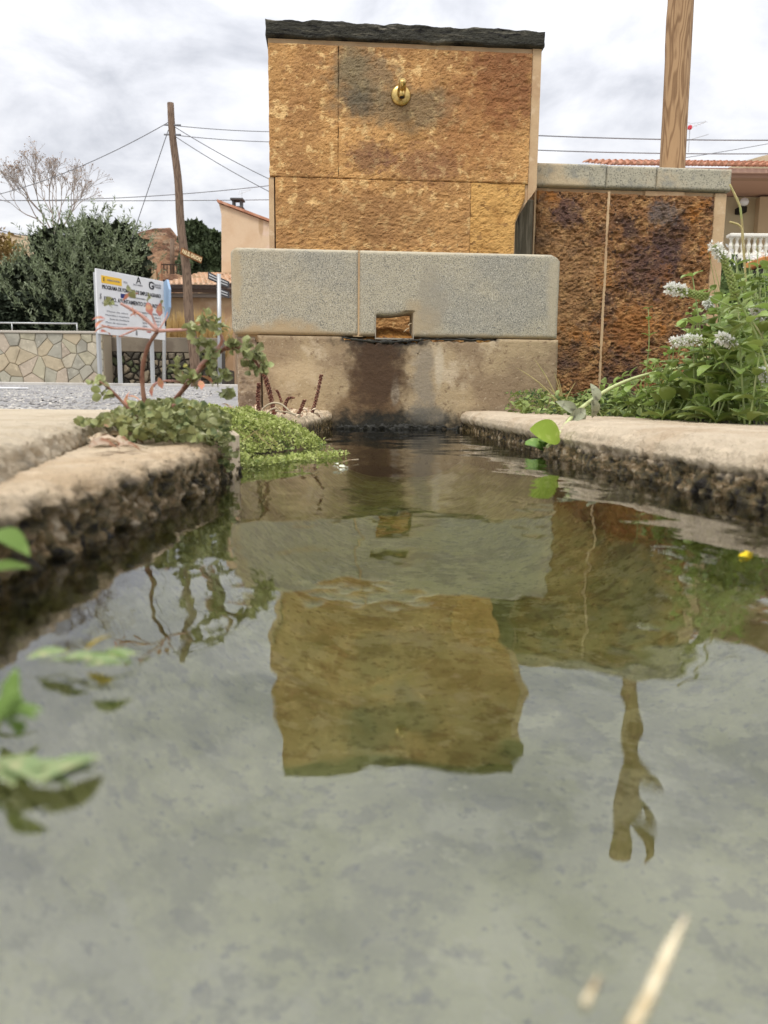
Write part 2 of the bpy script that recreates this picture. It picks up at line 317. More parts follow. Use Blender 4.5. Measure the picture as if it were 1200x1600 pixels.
# concrete apron beside the trough (left) with its ragged front edge
def ledge(path, prof, seed, cellp=.0045, cellq=.0032, freq=58, side=-1):
    """sweep a profile [(off, z, amp)] along a path; off runs away from the water"""
    pa = np.array(path, float); seg = np.sqrt(((pa[1:] - pa[:-1]) ** 2).sum(1)); cum = np.r_[0, np.cumsum(seg)]
    n = max(2, int(cum[-1] / cellp)); t = np.linspace(0, cum[-1], n + 1)
    px_ = np.interp(t, cum, pa[:, 0]); py_ = np.interp(t, cum, pa[:, 1])
    tx = np.gradient(px_); ty = np.gradient(py_); k = 15
    ker = np.ones(2 * k + 1) / (2 * k + 1)
    tx = np.convolve(np.pad(tx, k, 'edge'), ker, 'valid'); ty = np.convolve(np.pad(ty, k, 'edge'), ker, 'valid')
    ln = np.hypot(tx, ty); nx, ny = -ty / ln, tx / ln            # left of travel
    if side > 0: nx, ny = -nx, -ny
    pr = np.array(prof, float); sg = np.hypot(pr[1:, 0] - pr[:-1, 0], pr[1:, 1] - pr[:-1, 1]); c2 = np.r_[0, np.cumsum(sg)]
    qs = [0.0]
    while qs[-1] < c2[-1]:
        am = np.interp(qs[-1], c2, pr[:, 2]); off = np.interp(qs[-1], c2, pr[:, 0])
        qs.append(qs[-1] + (cellq if off < .12 else cellq * 4))
    qs = np.minimum(np.array(qs), c2[-1])
    of = np.interp(qs, c2, pr[:, 0]); zz = np.interp(qs, c2, pr[:, 1]); am = np.interp(qs, c2, pr[:, 2])
    do = np.gradient(of); dz = np.gradient(zz); dl = np.hypot(do, dz) + 1e-9
    no, nz = dz / dl, -do / dl                                  # outward normal in profile plane
    if nz[0] < 0: no, nz = -no, -nz
    PX = px_[:, None] + nx[:, None] * of[None, :]; PY = py_[:, None] + ny[:, None] * of[None, :]; PZ = np.broadcast_to(zz[None, :], PX.shape)
    Q = np.stack([PX, PY, PZ], -1)
    d = fbm(Q, freq, 4, seed, .6); d = .5 * d + .7 * (1 - 2.8 * np.abs(fbm(Q, freq * 1.4, 4, seed + 3, .6))) - .3; big = fbm(Q, 9, 3, seed + 7)
    D = am[None, :] * (d * 1.15 + big * .6)
    X = PX + nx[:, None] * no[None, :] * D; Y = PY + ny[:, None] * no[None, :] * D; Z = PZ + nz[None, :] * D
    V = np.stack([X, Y, Z], -1); a, b = V.shape[:2]; idx = np.arange(a * b).reshape(a, b)
    q = np.stack([idx[:-1, :-1], idx[1:, :-1], idx[1:, 1:], idx[:-1, 1:]], -1).reshape(-1, 4)
    if side > 0: q = q[:, ::-1]
    vs = V.reshape(-1, 3).tolist(); fs = q.tolist()
    # end caps and underside corner
    for r, rev in ((0, False), (a - 1, True)):
        c = len(vs); vs.append([float(X[r, 0]), float(Y[r, 0]), -.20]); lst = idx[r].tolist() + [c]
        fs.append(lst[::-1] if rev else lst)
    return vs, fs
# dirt that grows with depth towards the water line, by real height of the stone (wet algae zone)
def wet_mat(name, dry, dry2, line=.032, soft=.012):
    m = mat(name, dry, [(dry2, 7, .45, .65, 5), (tuple(min(1, c * 1.2) for c in dry), 22, .55, .68, 5, .8), (tuple(c * .5 for c in dry), 70, .60, .70, 5, .5)], bump=[(180, .004), (70, .006), (25, .003)])
    ns, ls = m.node_tree.nodes, m.node_tree.links; bs = ns['Principled BSDF']; cur = bs.inputs['Base Color'].links[0].from_socket
    ge = ns.new('ShaderNodeNewGeometry'); sp = ns.new('ShaderNodeSeparateXYZ'); ls.new(ge.outputs['Position'], sp.inputs[0])
    nz = ns.new('ShaderNodeTexNoise'); nz.inputs['Scale'].default_value = 28; nz.inputs['Detail'].default_value = 5; ls.new(ge.outputs['Position'], nz.inputs['Vector'])
    ma = ns.new('ShaderNodeMath'); ma.operation = 'MULTIPLY_ADD'; ls.new(nz.outputs['Fac'], ma.inputs[0]); ma.inputs[1].default_value = .03; ls.new(sp.outputs['Z'], ma.inputs[2])
    mr = ns.new('ShaderNodeMapRange'); mr.interpolation_type = 'SMOOTHSTEP'; ls.new(ma.outputs[0], mr.inputs[0]); mr.inputs['From Min'].default_value = line + .015 - soft; mr.inputs['From Max'].default_value = line + .015 + soft * .6
    mr.inputs['To Min'].default_value = 1; mr.inputs['To Max'].default_value = 0
    n2 = ns.new('ShaderNodeTexNoise'); n2.inputs['Scale'].default_value = 60; n2.inputs['Detail'].default_value = 6; ls.new(ge.outputs['Position'], n2.inputs['Vector'])
    rp = ns.new('ShaderNodeValToRGB'); ls.new(n2.outputs['Fac'], rp.inputs[0]); E = rp.color_ramp.elements
    E[0].position = .36; E[0].color = (.014, .010, .006, 1); E[1].position = .68; E[1].color = (.40, .33, .23, 1); k = E.new(.46); k.color = (.075, .058, .022, 1); k = E.new(.57); k.color = (.18, .12, .055, 1)
    mx = ns.new('ShaderNodeMix'); mx.data_type = 'RGBA'; ls.new(mr.outputs[0], mx.inputs[0]); ls.new(cur, mx.inputs[6]); ls.new(rp.outputs[0], mx.inputs[7]); 
    mz = ns.new('ShaderNodeMath'); mz.operation = 'MULTIPLY_ADD'; ls.new(nz.outputs['Fac'], mz.inputs[0]); mz.inputs[1].default_value = .03; ls.new(sp.outputs['Z'], mz.inputs[2])
    ur = ns.new('ShaderNodeMapRange'); ur.interpolation_type = 'SMOOTHSTEP'; ls.new(mz.outputs[0], ur.inputs[0]); ur.inputs['From Min'].default_value = -.014; ur.inputs['From Max'].default_value = .012; ur.inputs['To Min'].default_value = 1; ur.inputs['To Max'].default_value = 0
    rp2 = ns.new('ShaderNodeValToRGB'); ls.new(n2.outputs['Fac'], rp2.inputs[0]); rp2.color_ramp.elements[0].position = .38; rp2.color_ramp.elements[0].color = (.30, .29, .17, 1); rp2.color_ramp.elements[1].position = .6; rp2.color_ramp.elements[1].color = (.62, .60, .42, 1)
    mu2 = ns.new('ShaderNodeMix'); mu2.data_type = 'RGBA'; ls.new(ur.outputs[0], mu2.inputs[0]); ls.new(mx.outputs[2], mu2.inputs[6]); ls.new(rp2.outputs[0], mu2.inputs[7]); ls.new(mu2.outputs[2], bs.inputs['Base Color'])
    rr = ns.new('ShaderNodeMapRange'); ls.new(mr.outputs[0], rr.inputs[0]); rr.inputs['To Min'].default_value = .85; rr.inputs['To Max'].default_value = .38; ls.new(rr.outputs[0], bs.inputs['Roughness'])
    return m
m_copl = wet_mat('left_kerb_concrete', (.60, .48, .33), (.50, .37, .23), .036)
m_copr = wet_mat('right_kerb_concrete', (.56, .46, .33), (.47, .36, .24), .026, .008)
m_apr = wet_mat('apron_concrete', (.56, .47, .34), (.47, .38, .26), .046, .008)

tr = thing('water_trough', 'long narrow concrete trough full of water, mossy kerbs on both sides', 'trough', (0, 1, 0))
left_near = [(-.205, -.5), (-.205, .1), (-.195, .4), (-.185, .7), (-.192, .985)]
v, f = ledge(left_near, [(.5, .038, .001), (.10, .043, .002), (.02, .044, .003), (.006, .040, .006), (0, .032, .011), (.004, .02, .013), (.0, .0, .013), (.0, -.06, .01), (.0, -.20, .008)], 3)
o = mkobj('kerb_stone', v, f, m_copl, tr, True); o['label'] = 'pale left kerb with a pitted mossy face'
v, f = ledge([(-.345, .98), (-.34, 1.4), (-.33, 1.80)], [(.3, .04, .003), (.03, .042, .005), (0, .03, .008), (0, -.20, .008)], 5)
mkobj('kerb_stone', v, f, m_copl, tr, True)
v, f = ledge([(-.172, 1.72), (-.17, 2.0), (-.165, 2.39)], [(.5, .052, .001), (.05, .056, .003), (.01, .052, .005), (0, .04, .007), (0, 0, .008), (0, -.20, .006)], 8)
mkobj('kerb_stone', v, f, m_copl, tr, True)
v, f = ledge([(.234, 2.40), (.262, 1.75), (.292, 1.36)], [(.42, .052, .001), (.08, .058, .002), (.018, .056, .002), (.004, .047, .002), (0, .036, .002), (.004, .026, .004), (.012, .020, .008), (.008, 0, .008), (.008, -.20, .006)], 11)
mkobj('kerb_stone', v, f, m_copr, tr, True)
v, f = ledge([(.284, 1.353), (.305, 1.15), (.352, .75), (.41, .35), (.45, -.5)], [(.46, .054, .001), (.09, .060, .002), (.03, .057, .003), (.008, .046, .003), (0, .033, .004), (.006, .024, .009), (.0, .008, .012), (-.008, -.01, .012), (0, -.20, .006)], 14)
o = mkobj('kerb_stone', v, f, m_copr, tr, True); o['label'] = 'rounded right kerb over dark rough stone'
# floor of the trough
m_bot = mat('algae_floor', (.76, .75, .44), [((.38, .38, .16), 5, .45, .60, 10, .75), ((.36, .36, .15), 16, .47, .58, 10, .7), ((.78, .76, .62), 14, .54, .64, 8, .8), ((.86, .84, .60), 30, .54, .60, 9, .7), ((.24, .24, .10), 50, .53, .62, 9, .6), ((.16, .17, .08), 110, .58, .64, 7, .6)], bump=[(30, .008)])
X, Y = np.meshgrid(np.linspace(-.7, .7, 100), np.linspace(-.8, 2.5, 220)); Z = -.15 + .12 * np.clip((np.abs(X - .05 - .06 * np.clip(1.5 - Y, 0, 1)) - .06 - .06 * np.clip(1.4 - Y, 0, 1)) / .20, 0, 1) ** 2 + .008 * fbm(np.stack([X, Y, X * 0], -1), 9, 4, 2)
idx = np.arange(X.size).reshape(X.shape); q = np.stack([idx[:-1, :-1], idx[:-1, 1:], idx[1:, 1:], idx[1:, :-1]], -1).reshape(-1, 4)
mkobj('trough_floor', np.stack([X, Y, Z], -1).reshape(-1, 3), q, m_bot, tr, True)
mb = MB(); mb.box(-.245, -.186, .935, .99, -.16, .053, bev=.006); mb.build('end_block', m_cop, tr)
eb = MB(); eb.box(-.6, .6, -.62, -.5, -.17, .05, bev=.01); eb.build('end_wall', m_copl, tr)

# concrete apron
v, f = ledge([(-.20, -.6), (-.212, .25), (-.235, .457), (-.31, .75), (-.362, 1.0), (-.385, 1.35), (-.42, 1.70)], [(2.6, .060, 0), (.12, .064, .001), (.02, .065, .003), (.003, .060, .005), (0, .052, .007), (-.004, .044, .007), (0, .02, 0)], 21)
o = struct(mkobj('concrete_apron', v, f, m_apr, None, True))

# water
m_wat = bpy.data.materials.new('water'); m_wat.use_nodes = True; ns, ls = m_wat.node_tree.nodes, m_wat.node_tree.links; ns.clear()
ge = N(ns, 'ShaderNodeNewGeometry'); mp = N(ns, 'ShaderNodeMapping'); mp.inputs['Scale'].default_value = (1, .62, 1); ls.new(ge.outputs['Position'], mp.inputs[0])
b = None
for scl, dist, det in ((7.0, .0052, 1.0), (24, .0009, 2.0)):
    nz = N(ns, 'ShaderNodeTexNoise', Scale=scl, Detail=det, Roughness=.45); ls.new(mp.outputs[0], nz.inputs['Vector'])
    bb = N(ns, 'ShaderNodeBump', Distance=dist, Strength=1.0); ls.new(nz.outputs['Fac'], bb.inputs['Height'])
    if b: ls.new(b, bb.inputs['Normal'])
    b = bb.outputs[0]
gl = N(ns, 'ShaderNodeBsdfGlossy', Roughness=0.0); ls.new(b, gl.inputs['Normal'])
tp = N(ns, 'ShaderNodeBsdfTransparent'); fr = N(ns, 'ShaderNodeFresnel', IOR=2.5)
ms = N(ns, 'ShaderNodeMixShader'); ls.new(fr.outputs[0], ms.inputs[0]); ls.new(tp.outputs[0], ms.inputs[1]); ls.new(gl.outputs[0], ms.inputs[2])
va = N(ns, 'ShaderNodeVolumeAbsorption', Density=1.5); va.inputs['Color'].default_value = (.62, .66, .10, 1)
wo_ = N(ns, 'ShaderNodeOutputMaterial'); ls.new(ms.outputs[0], wo_.inputs['Surface']); ls.new(va.outputs[0], wo_.inputs['Volume'])
wb = MB(); wb.box(-.55, .55, -.55, 2.43, -.19, 0.0); struct(wb.build('water', m_wat))

# ---------------------------------------------------------------- fountain: basin front
ba = thing('stone_basin', 'low grey stone basin front with a square drain hole and rust stain', 'basin', (0, 2.4, 0))
zj = .279
v, f = slab(FP, -.465, -.0845, zj + .002, .533, -.11, 0, .005, .0012, 60, 1, .010, corner=0, s0f=lambda z: -.465 + max(0, z - .515) ** 2 * 45 + max(0, .30 - z) * .35)
mkobj('stone_block', v, f, m_grey, ba, True)
v, f = slab(FP, -.0815, .533, zj + .002, .533, -.11, 0.001, .005, .0012, 60, 2, .010, hole=(-.03, .083, zj + .002, .346), z0f=None)
# chip the hole's upper right and the top right corner
vv = np.array(v); O = np.array(FP(0, 0, 0)); ss = (vv - O) @ np.array([UX, UY, 0]); k = np.clip((vv[:, 2] - .512) / .021, 0, 1) * np.clip((ss - .40) / .133, 0, 1)
vv[:, :3] -= np.outer(k ** 2 * .012, [UX, UY, 0]); vv[:, 2] -= k * np.clip((ss - .51) / .023, 0, 1) ** 2 * .012
kk = (abs(vv[:, 2] - .346) < .006) & (ss > .02) & (ss < .09); vv[kk, 2] += (.008 * np.clip((ss - .02) / .05, 0, 1))[kk]
mkobj('stone_block', vv, f, m_grey, ba, True)
mb = MB(); mb.box(-.45, -.16, -.105, -.02, zj - .02, zj + .03, fr=FP); mb.build('joint_mortar', m_mort, ba); mb = MB(); mb.box(.35, .52, -.105, -.02, zj - .02, zj + .03, fr=FP); mb.build('joint_mortar', m_mort, ba); mb = MB(); mb.box(-.10, -.07, -.1, -.006, zj, .525, fr=FP); mb.build('joint_mortar', m_mort, ba)
def ztop(s):
    g = 0.0
    if -.13 < s < .34: g = .008 + .003 * math.sin(s * 90) + .002 * math.sin(s * 223)
    if -.07 < s < .10: g = .015 + .004 * math.sin(s * 140) + .003 * math.sin(s * 331)
    return zj - .001 - g
v, f = slab(FP, -.375, .538, -.16, zj, -.11, .004, .005, .0016, 22, 3, .006, z1f=ztop, s0f=lambda z: -.375 + max(0, z - .22) * -.25, s1f=lambda z: .538 - .006 * z)
mkobj('rendered_panel', v, f, m_rend, ba, True)
v, f = slab(FP, -.452, -.376, -.02, zj - .006, -.11, -.008, .004, .005, 50, 4, .006, s1f=lambda z: -.380 - max(0, z - .22) * .35)
mkobj('rough_corner_stone', v, f, m_roughc, ba, True)
m_crust = mat('black_algae', (.02, .019, .014), [((.06, .055, .04), 60, .55, .66, 5)], bump=[(80, .005)], rough=.45)
v, f = ledge([(-.19, 2.392), (.03, 2.401), (.245, 2.415)], [(.05, .020, .004), (.004, .018, .010), (-.006, .008, .010), (-.006, -.03, .006)], 33, cellp=.004, cellq=.003, freq=60)
mkobj('algae_crust', v, f, m_crust, ba, True)
for (sa, sb, rmax) in ((-.135, .125, .0075), (.12, .335, .0042)):
    mb = MB(); pp = []; rr = []
    for i in range(61):
        t = i / 60; sx_ = sa + (sb - sa) * t; q = np.array([sx_ * 60, 3.1, 0]); pp.append(FP(sx_, .0015 + .0015 * float(vnoise(q, 2)), zj - .0045 - .010 * (rmax > .006) * math.sin(math.pi * t) + .0022 * float(vnoise(q * 1.7, 4)))); rr.append(rmax * (math.sin(math.pi * min(1, t * .98 + .01)) ** .5) * (.65 + .5 * float(vnoise(q * 2.1, 6))) + .0004)
    mb.tube(pp, rr, 9); mb.build('crack_crust', m_crust, ba, True)
mb = MB()
mb.box(-.46, -.37, -.33, -.112, 0, .52, fr=FP, bev=.008); mb.build('side_wall', m_grey, ba)
mb = MB(); mb.box(.44, .53, -.33, -.112, 0, .52, fr=FP, bev=.008); mb.build('side_wall', m_grey, ba)
mb = MB(); mb.box(-.37, .44, -.32, -.112, .0, .268, fr=FP); mb.build('basin_floor', m_rend, ba)
# liner of the drain hole
mb = MB(); mb.box(-.033, -.0305, -.1, -.001, zj - .002, .345, fr=FP); mb.box(-.033, .086, -.1, .0, zj - .007, zj - .0025, fr=FP); mb.box(.0835, .086, -.1, -.001, zj - .002, .335, fr=FP)
mb.build('drain_liner', mat('dirty_liner', (.32, .28, .22), [((.10, .08, .06), 60, .5, .62)]), ba)
# rusty mound seen through the hole
X, Y = np.meshgrid(np.linspace(-.06, .11, 60), np.linspace(0, 1, 40)); Dp = -.02 - Y * .22
Hh = zj - .004 + (.046 - .010 * abs(X - .01) / .05) * np.clip(Y * 2.2, 0, 1) ** .7 + .005 * fbm(np.stack([X, Dp, X * 0], -1), 90, 3, 3)
pts = np.array([FP(a, b_, c) for a, b_, c in zip(X.ravel(), Dp.ravel(), Hh.ravel())]); idx = np.arange(X.size).reshape(X.shape)
q = np.stack([idx[:-1, :-1], idx[:-1, 1:], idx[1:, 1:], idx[1:, :-1]], -1).reshape(-1, 4)
q2 = q.tolist(); nb = len(pts); pts = np.vstack([pts, [FP(-.06, -.02, .262), FP(.11, -.02, .262), FP(.11, -.24, .262), FP(-.06, -.24, .262)]]); q2.append([nb, nb + 1, nb + 2, nb + 3])
q2.append([int(k) for k in idx[0][::-1]] + [nb, nb + 1])
tag(mkobj('debris_heap', pts - 0, q2, m_debris, None, True), 'small heap of rusty orange grit inside the drain hole', 'grit')
m_straw = mat('dry_straw', (.72, .62, .42), [((.45, .34, .18), 60, .45, .6)], rough=.7)
for a in ((.055, .295, .072, .308), (.068, .315, .079, .322)):
    mb = MB(); mb.tube([FP(a[0], .0, a[1]), FP((a[0] + a[2]) / 2, -.004, (a[1] + a[3]) / 2 + .002), FP(a[2], -.01, a[3])], .0009, 5)
    tag(mb.build('dry_twig', m_straw), 'thin pale twig lying across the drain hole, %s' % ('longer lower one' if a[0] < .06 else 'short upper one at right'), 'twig')

# ---------------------------------------------------------------- fountain: tall wall
fw = thing('fountain_wall', 'tall ochre rock-faced fountain wall with black slate top and brass tap', 'wall', FB(0, 0, 0))
mb = MB()
core = [(-.398, 0), (.43, 0), (.433, .69), (.462, .755), (.504, .80), (.515, .81), (.515, 1.262), (-.40, 1.262)]
mb.prism(core, -.26, -.03, FB); mb.build('core', m_mort, fw)
mb = MB()
mb.box(-.401, -.384, -.029, -.004, .0, .826, fr=FB); mb.prism([(.4865, .835), (.4865, .775), (.500, .79), (.5165, .815), (.5165, 1.262), (.4865, 1.262)], -.029, -.003, FB)
mb.prism([(.447, .60), (.436, .60), (.437, .69), (.470, .755), (.4862, .772), (.4862, .826), (.477, .826), (.477, .77), (.447, .70)], -.029, -.006, FB)
mb.box(-.399, .486, -.029, -.008, 1.2465, 1.262, fr=FB); mb.build('mortar_edge', m_mort, fw)
def lowr(z): return .444 if z < .70 else (.444 + (z - .70) * .40 if z < .78 else .476)
v, f = slab(FB, -.398, -.1672, .8288, 1.245, -.028, .002, .0036, .0044, 48, 11, .0022); mkobj('stone_slab', v, f, m_och, fw)['label'] = 'narrow upper left ochre slab'
v, f = slab(FB, -.1660, .485, .8288, 1.245, -.028, .002, .0036, .0050, 44, 12, .0022); mkobj('stone_slab', v, f, m_och, fw)['label'] = 'wide upper slab behind the tap with grey and purple stains'
v, f = slab(FB, -.379, .2874, .25, .8276, -.028, 0, .0036, .0048, 48, 13, .0022); mkobj('stone_slab', v, f, m_och, fw)['label'] = 'long lower ochre slab'
v, f = slab(FB, .2886, .444, .25, .8276, -.028, 0, .0036, .0042, 55, 14, .0022, s1f=lowr); mkobj('stone_slab', v, f, m_och2, fw)['label'] = 'bright yellow lower right slab'
v, f = slab(FB, -.405, .522, 1.2635, 1.314, -.28, .012, .0042, .005, 34, 15, .003, edge_amp=.9, z1f=lambda s: 1.312 + .0025 * math.sin(s * 23) + .002 * math.sin(s * 71), z0f=lambda s: 1.2635 + .002 * math.sin(s * 31))
v = np.array(v); mb = MB(); mkobj('slate_top', v, f, m_slate, fw)
mb = MB(); mb.box(-.404, .521, -.279, -.0, 1.2655, 1.308, fr=FB); mb.build('slate_bed', m_slate, fw)
# brass push tap
ts, tz = SZ(626, 150, 2.75)
tap = mkobj('brass_tap', [FB(ts, 0, tz), FB(ts + .001, 0, tz), FB(ts, 0.001, tz)], [(0, 1, 2)], m_brass, fw)
def lathe(mb, c, axis, prof, n=28):
    c = Vector(c); axis = Vector(axis).normalized(); a = axis.orthogonal().normalized(); b_ = axis.cross(a); vs = []
    for (h, r) in prof:
        for k in range(n):
            t = 2 * math.pi * k / n; vs.append(c + axis * h + (a * math.cos(t) + b_ * math.sin(t)) * r)
    fs = [(i * n + k, i * n + (k + 1) % n, (i + 1) * n + (k + 1) % n, (i + 1) * n + k) for i in range(len(prof) - 1) for k in range(n)]
    fs += [tuple(range(n - 1, -1, -1)), tuple(range((len(prof) - 1) * n, len(prof) * n))]; mb.add(vs, fs)
nv = Vector(FB(0, 1, 0)) - Vector(FB(0, 0, 0)); tb = Vector(FB(ts, .002, tz))
mb = MB(); lathe(mb, tb, nv, [(0, .0335), (.006, .0335), (.010, .031), (.013, .025), (.015, .016)]); fl = mb.build('flange', m_brass, tap, True)
mb = MB(); lathe(mb, tb + nv * .014, nv + Vector((0, 0, .30)), [(0, .014), (.03, .014), (.034, .012), (.06, .0120), (.061, .0105), (.064, .0105)]); mb.build('push_button', m_brass, tap, True)
mb = MB(); mb.tube([tb + nv * .010 + Vector((0, 0, .0)), tb + nv * .034 + Vector((0, 0, -.001)), tb + nv * .046 + Vector((0, 0, -.008)), tb + nv * .050 + Vector((0, 0, -.022))], [.010, .0105, .011, .0105], 18); mb.build('spout', m_brass, tap, True)
mb = MB(); lathe(mb, tb + nv * .0502 + Vector((0, 0, -.0222)), (0, 0, -1), [(0, .0075), (.002, .0075)]); mb.build('spout_mouth', m_dark, tap)
# dark weathered boards in the gap on the right
m_oldw = mat('weathered_wood', (.10, .085, .055), [((.20, .17, .12), 60, .5, .64, 5), ((.03, .028, .022), 40, .55, .66, 5)], bump=[(60, .003)], stretch=(1, 1, .08))
mb = MB(); mb.box(.436, .474, -.20, -.06, .1, .80, fr=FB, bev=.003); tag(mb.build('weathered_board', m_oldw), 'dark weathered board in the gap, the one touching the tall wall', 'board', 'boards in the gap between walls')
mb = MB(); mb.box(.478, .53, -.22, -.09, .1, .80, fr=FB, bev=.003); tag(mb.build('weathered_board', m_oldw), 'dark weathered board in the gap, the one next to the rusty wall', 'board', 'boards in the gap between walls')

# ---------------------------------------------------------------- lower side wall
sw = thing('rusty_stone_wall', 'lower wall of dark rusty rock slabs capped with pale stone blocks', 'wall', FS(.9, 0, 0))
mb = MB(); mb.box(.545, 1.258, -.25, -.03, 0, .858, fr=FS); mb.box(.5385, .545, -.20, -.002, 0, .852, fr=FS); mb.box(1.216, 1.262, -.03, -.002, 0, .858, fr=FS, bev=.004)
mb.box(.545, 1.215, -.03, -.012, .845, .8585, fr=FS); mb.box(.95, 1.10, -.012, -.001, .838, .8585, fr=FS, bev=.003); mb.box(.808, .818, -.031, .004, 0, .85, fr=FS); mb.build('core', m_mort, sw)
v, f = slab(FS, .546, .8115, .03, .846, -.013, .002, .0038, .0105, 42, 21, .004); mkobj('stone_slab', v, f, m_rust, sw)['label'] = 'narrow left rusty slab with a ledge crack'
v, f = slab(FS, .8145, 1.2145, .03, .843, -.013, .002, .0038, .0105, 42, 22, .004); mkobj('stone_slab', v, f, m_rust, sw)['label'] = 'wide right rusty slab with purple stains'
for (a, c, sd) in ((.533, .797, 31), (.7995, .985, 32), (.9875, 1.268, 33)):
    v, f = slab(FS, a, c, .8615, .938 if sd != 31 else .940, -.26, .012, .005, .0016, 60, sd, .006)
    mkobj('cap_stone', v, f, m_cap, sw, True)
mb = MB(); mb.box(.54, 1.262, -.255, -.0, .864, .9345, fr=FS); mb.build('cap_bedding', m_cap, sw)

# ---------------------------------------------------------------- timber post behind it
def wood_mat(name, c1, c2, scale=9, dist=5):
    m = mat(name, c1, [(c2, 40, .5, .7, 4, .5)], bump=[(90, .002)], rough=.75, stretch=(1, 1, .12))
    ns, ls = m.node_tree.nodes, m.node_tree.links; bs = ns['Principled BSDF']; cur = bs.inputs['Base Color'].links[0].from_socket
    ge = ns.new('ShaderNodeNewGeometry'); mp = ns.new('ShaderNodeMapping'); mp.inputs['Scale'].default_value = (1, 1, .16); ls.new(ge.outputs['Position'], mp.inputs[0])
    nz = ns.new('ShaderNodeTexNoise'); nz.inputs['Scale'].default_value = 13; nz.inputs['Detail'].default_value = 2.0; ls.new(mp.outputs[0], nz.inputs['Vector'])
    mu = ns.new('ShaderNodeMath'); mu.operation = 'MULTIPLY'; ls.new(nz.outputs['Fac'], mu.inputs[0]); mu.inputs[1].default_value = scale * 15
    si = ns.new('ShaderNodeMath'); si.operation = 'SINE'; ls.new(mu.outputs[0], si.inputs[0])
    mr = ns.new('ShaderNodeMapRange'); ls.new(si.outputs[0], mr.inputs[0]); mr.inputs['From Min'].default_value = -.1; mr.inputs['From Max'].default_value = 1; mr.inputs['To Max'].default_value = .65
    mx = ns.new('ShaderNodeMix'); mx.data_type = 'RGBA'; ls.new(mr.outputs[0], mx.inputs[0]); ls.new(cur, mx.inputs[6]); mx.inputs[7].default_value = (*c2, 1); ls.new(mx.outputs[2], bs.inputs['Base Color'])
    return m
m_wood = wood_mat('timber', (.42, .265, .14), (.15, .075, .032), 6)
pb = P(1048, 262, 3.25); tp_ = thing('timber_post', 'thick bare timber post with swirling grain behind the rusty wall', 'post', (pb.x, 3.25, .05))
mb = MB(); zs = np.linspace(.0, 1.98, 40); nn = 20; vs = []
for z in zs:
    for k in range(nn):
        t = 2 * math.pi * k / nn; r = .0485 * (1 + .035 * float(vnoise(np.array([math.cos(t) * 1.5, math.sin(t) * 1.5, z * 4]), 5)))
        r *= 1 + (.05 if (z < 1.62 and z > 1.45 and abs(t - math.pi) < .5) else 0)
        if abs(t - 4.4) < .17: r *= .93
        vs.append((pb.x + .006 * math.sin(z * 2) + r * math.cos(t), 3.25 + r * math.sin(t), z))
fs = [(i * nn + k, i * nn + (k + 1) % nn, (i + 1) * nn + (k + 1) % nn, (i + 1) * nn + k) for i in range(39) for k in range(nn)] + [tuple(range(39 * nn, 40 * nn))]
mb.add(vs, fs); mb.build('shaft', m_wood, tp_, True)
mb = MB(); mb.tube([(pb.x + .04, 3.22, 1.72), (pb.x + .10, 3.21, 1.84), (pb.x + .115, 3.20, 1.95), (pb.x + .10, 3.20, 2.0)], [.012, .024, .018, .003], 8); mb.build('split_end', m_wood, tp_, True)

# ---------------------------------------------------------------- leaves and plants
def leaf_geo(L=1., Wd=.5, fold=.15, curl=.15, shape='round', n=5):
    vs = []; fs = []
    for i in range(n + 1):
        t = i / n
        if shape == 'round': w_ = math.sin(math.pi * min(t * .93 + .06, 1)) ** .65
        elif shape == 'obov': w_ = (t ** .8) * (1 - t ** 4) ** .5 * 1.05 + .04
        else: w_ = math.sin(math.pi * (t * .96 + .02)) ** 1.0
        w_ *= Wd / 2; z = -curl * L * t * t + .06 * L * math.sin(t * 3)
        vs += [(-w_, L * t, z + fold * w_), (0, L * t, z), (w_, L * t, z + fold * w_)]
    for i in range(n):
        a = i * 3; fs += [(a, a + 1, a + 4, a + 3), (a + 1, a + 2, a + 5, a + 4)]
    return np.array(vs), fs
def leafmesh(name, m, *a, **k):
    v, f = leaf_geo(*a, **k); me = bpy.data.meshes.new(name); me.from_pydata(v.tolist(), [], f); me.materials.append(m)
    me.polygons.foreach_set('use_smooth', [True] * len(me.polygons)); return me
def put_leaf(me, parent, pos, dirv, up=None, s=1., name='leaf'):
    o = bpy.data.objects.new(name, me); COL.objects.link(o); o.parent = parent
    d = Vector(dirv).normalized(); up = Vector(up) if up is not None else Vector((random.uniform(-.5, .5), random.uniform(-.5, .5), 1))
    x = d.cross(up)
    if x.length < 1e-3: x = d.orthogonal()
    x.normalize(); z = x.cross(d)
    Mx = Matrix((x, d, z)).transposed().to_4x4() @ Matrix.Scale(s, 4); Mx.translation = Vector(pos) - wloc(parent)
    o.matrix_local = Mx; return o
def cloud(pos, dirs, ups, scales, tmpl):
    """joined foliage: copies of a small leaf at many places, numpy"""
    tv, tf = tmpl; pos = np.asarray(pos); d = np.asarray(dirs); d = d / (np.linalg.norm(d, axis=1, keepdims=True) + 1e-9); u = np.asarray(ups)
    x = np.cross(d, u); x /= (np.linalg.norm(x, axis=1, keepdims=True) + 1e-9); z = np.cross(x, d)
    V = pos[:, None, :] + scales[:, None, None] * (tv[None, :, 0:1] * x[:, None, :] + tv[None, :, 1:2] * d[:, None, :] + tv[None, :, 2:3] * z[:, None, :])
    k = len(tv); F = []
    tf = np.array(tf); F = (tf[None] + (np.arange(len(pos)) * k)[:, None, None]).reshape(-1, tf.shape[1])
    return V.reshape(-1, 3), F
QUAD = (np.array([(-.5, 0, 0), (.0, -.0, 0), (.5, .5, .08), (0, 1, 0), (-.45, .5, .08)])[[1, 2, 3, 4]], [(0, 1, 2, 3)])
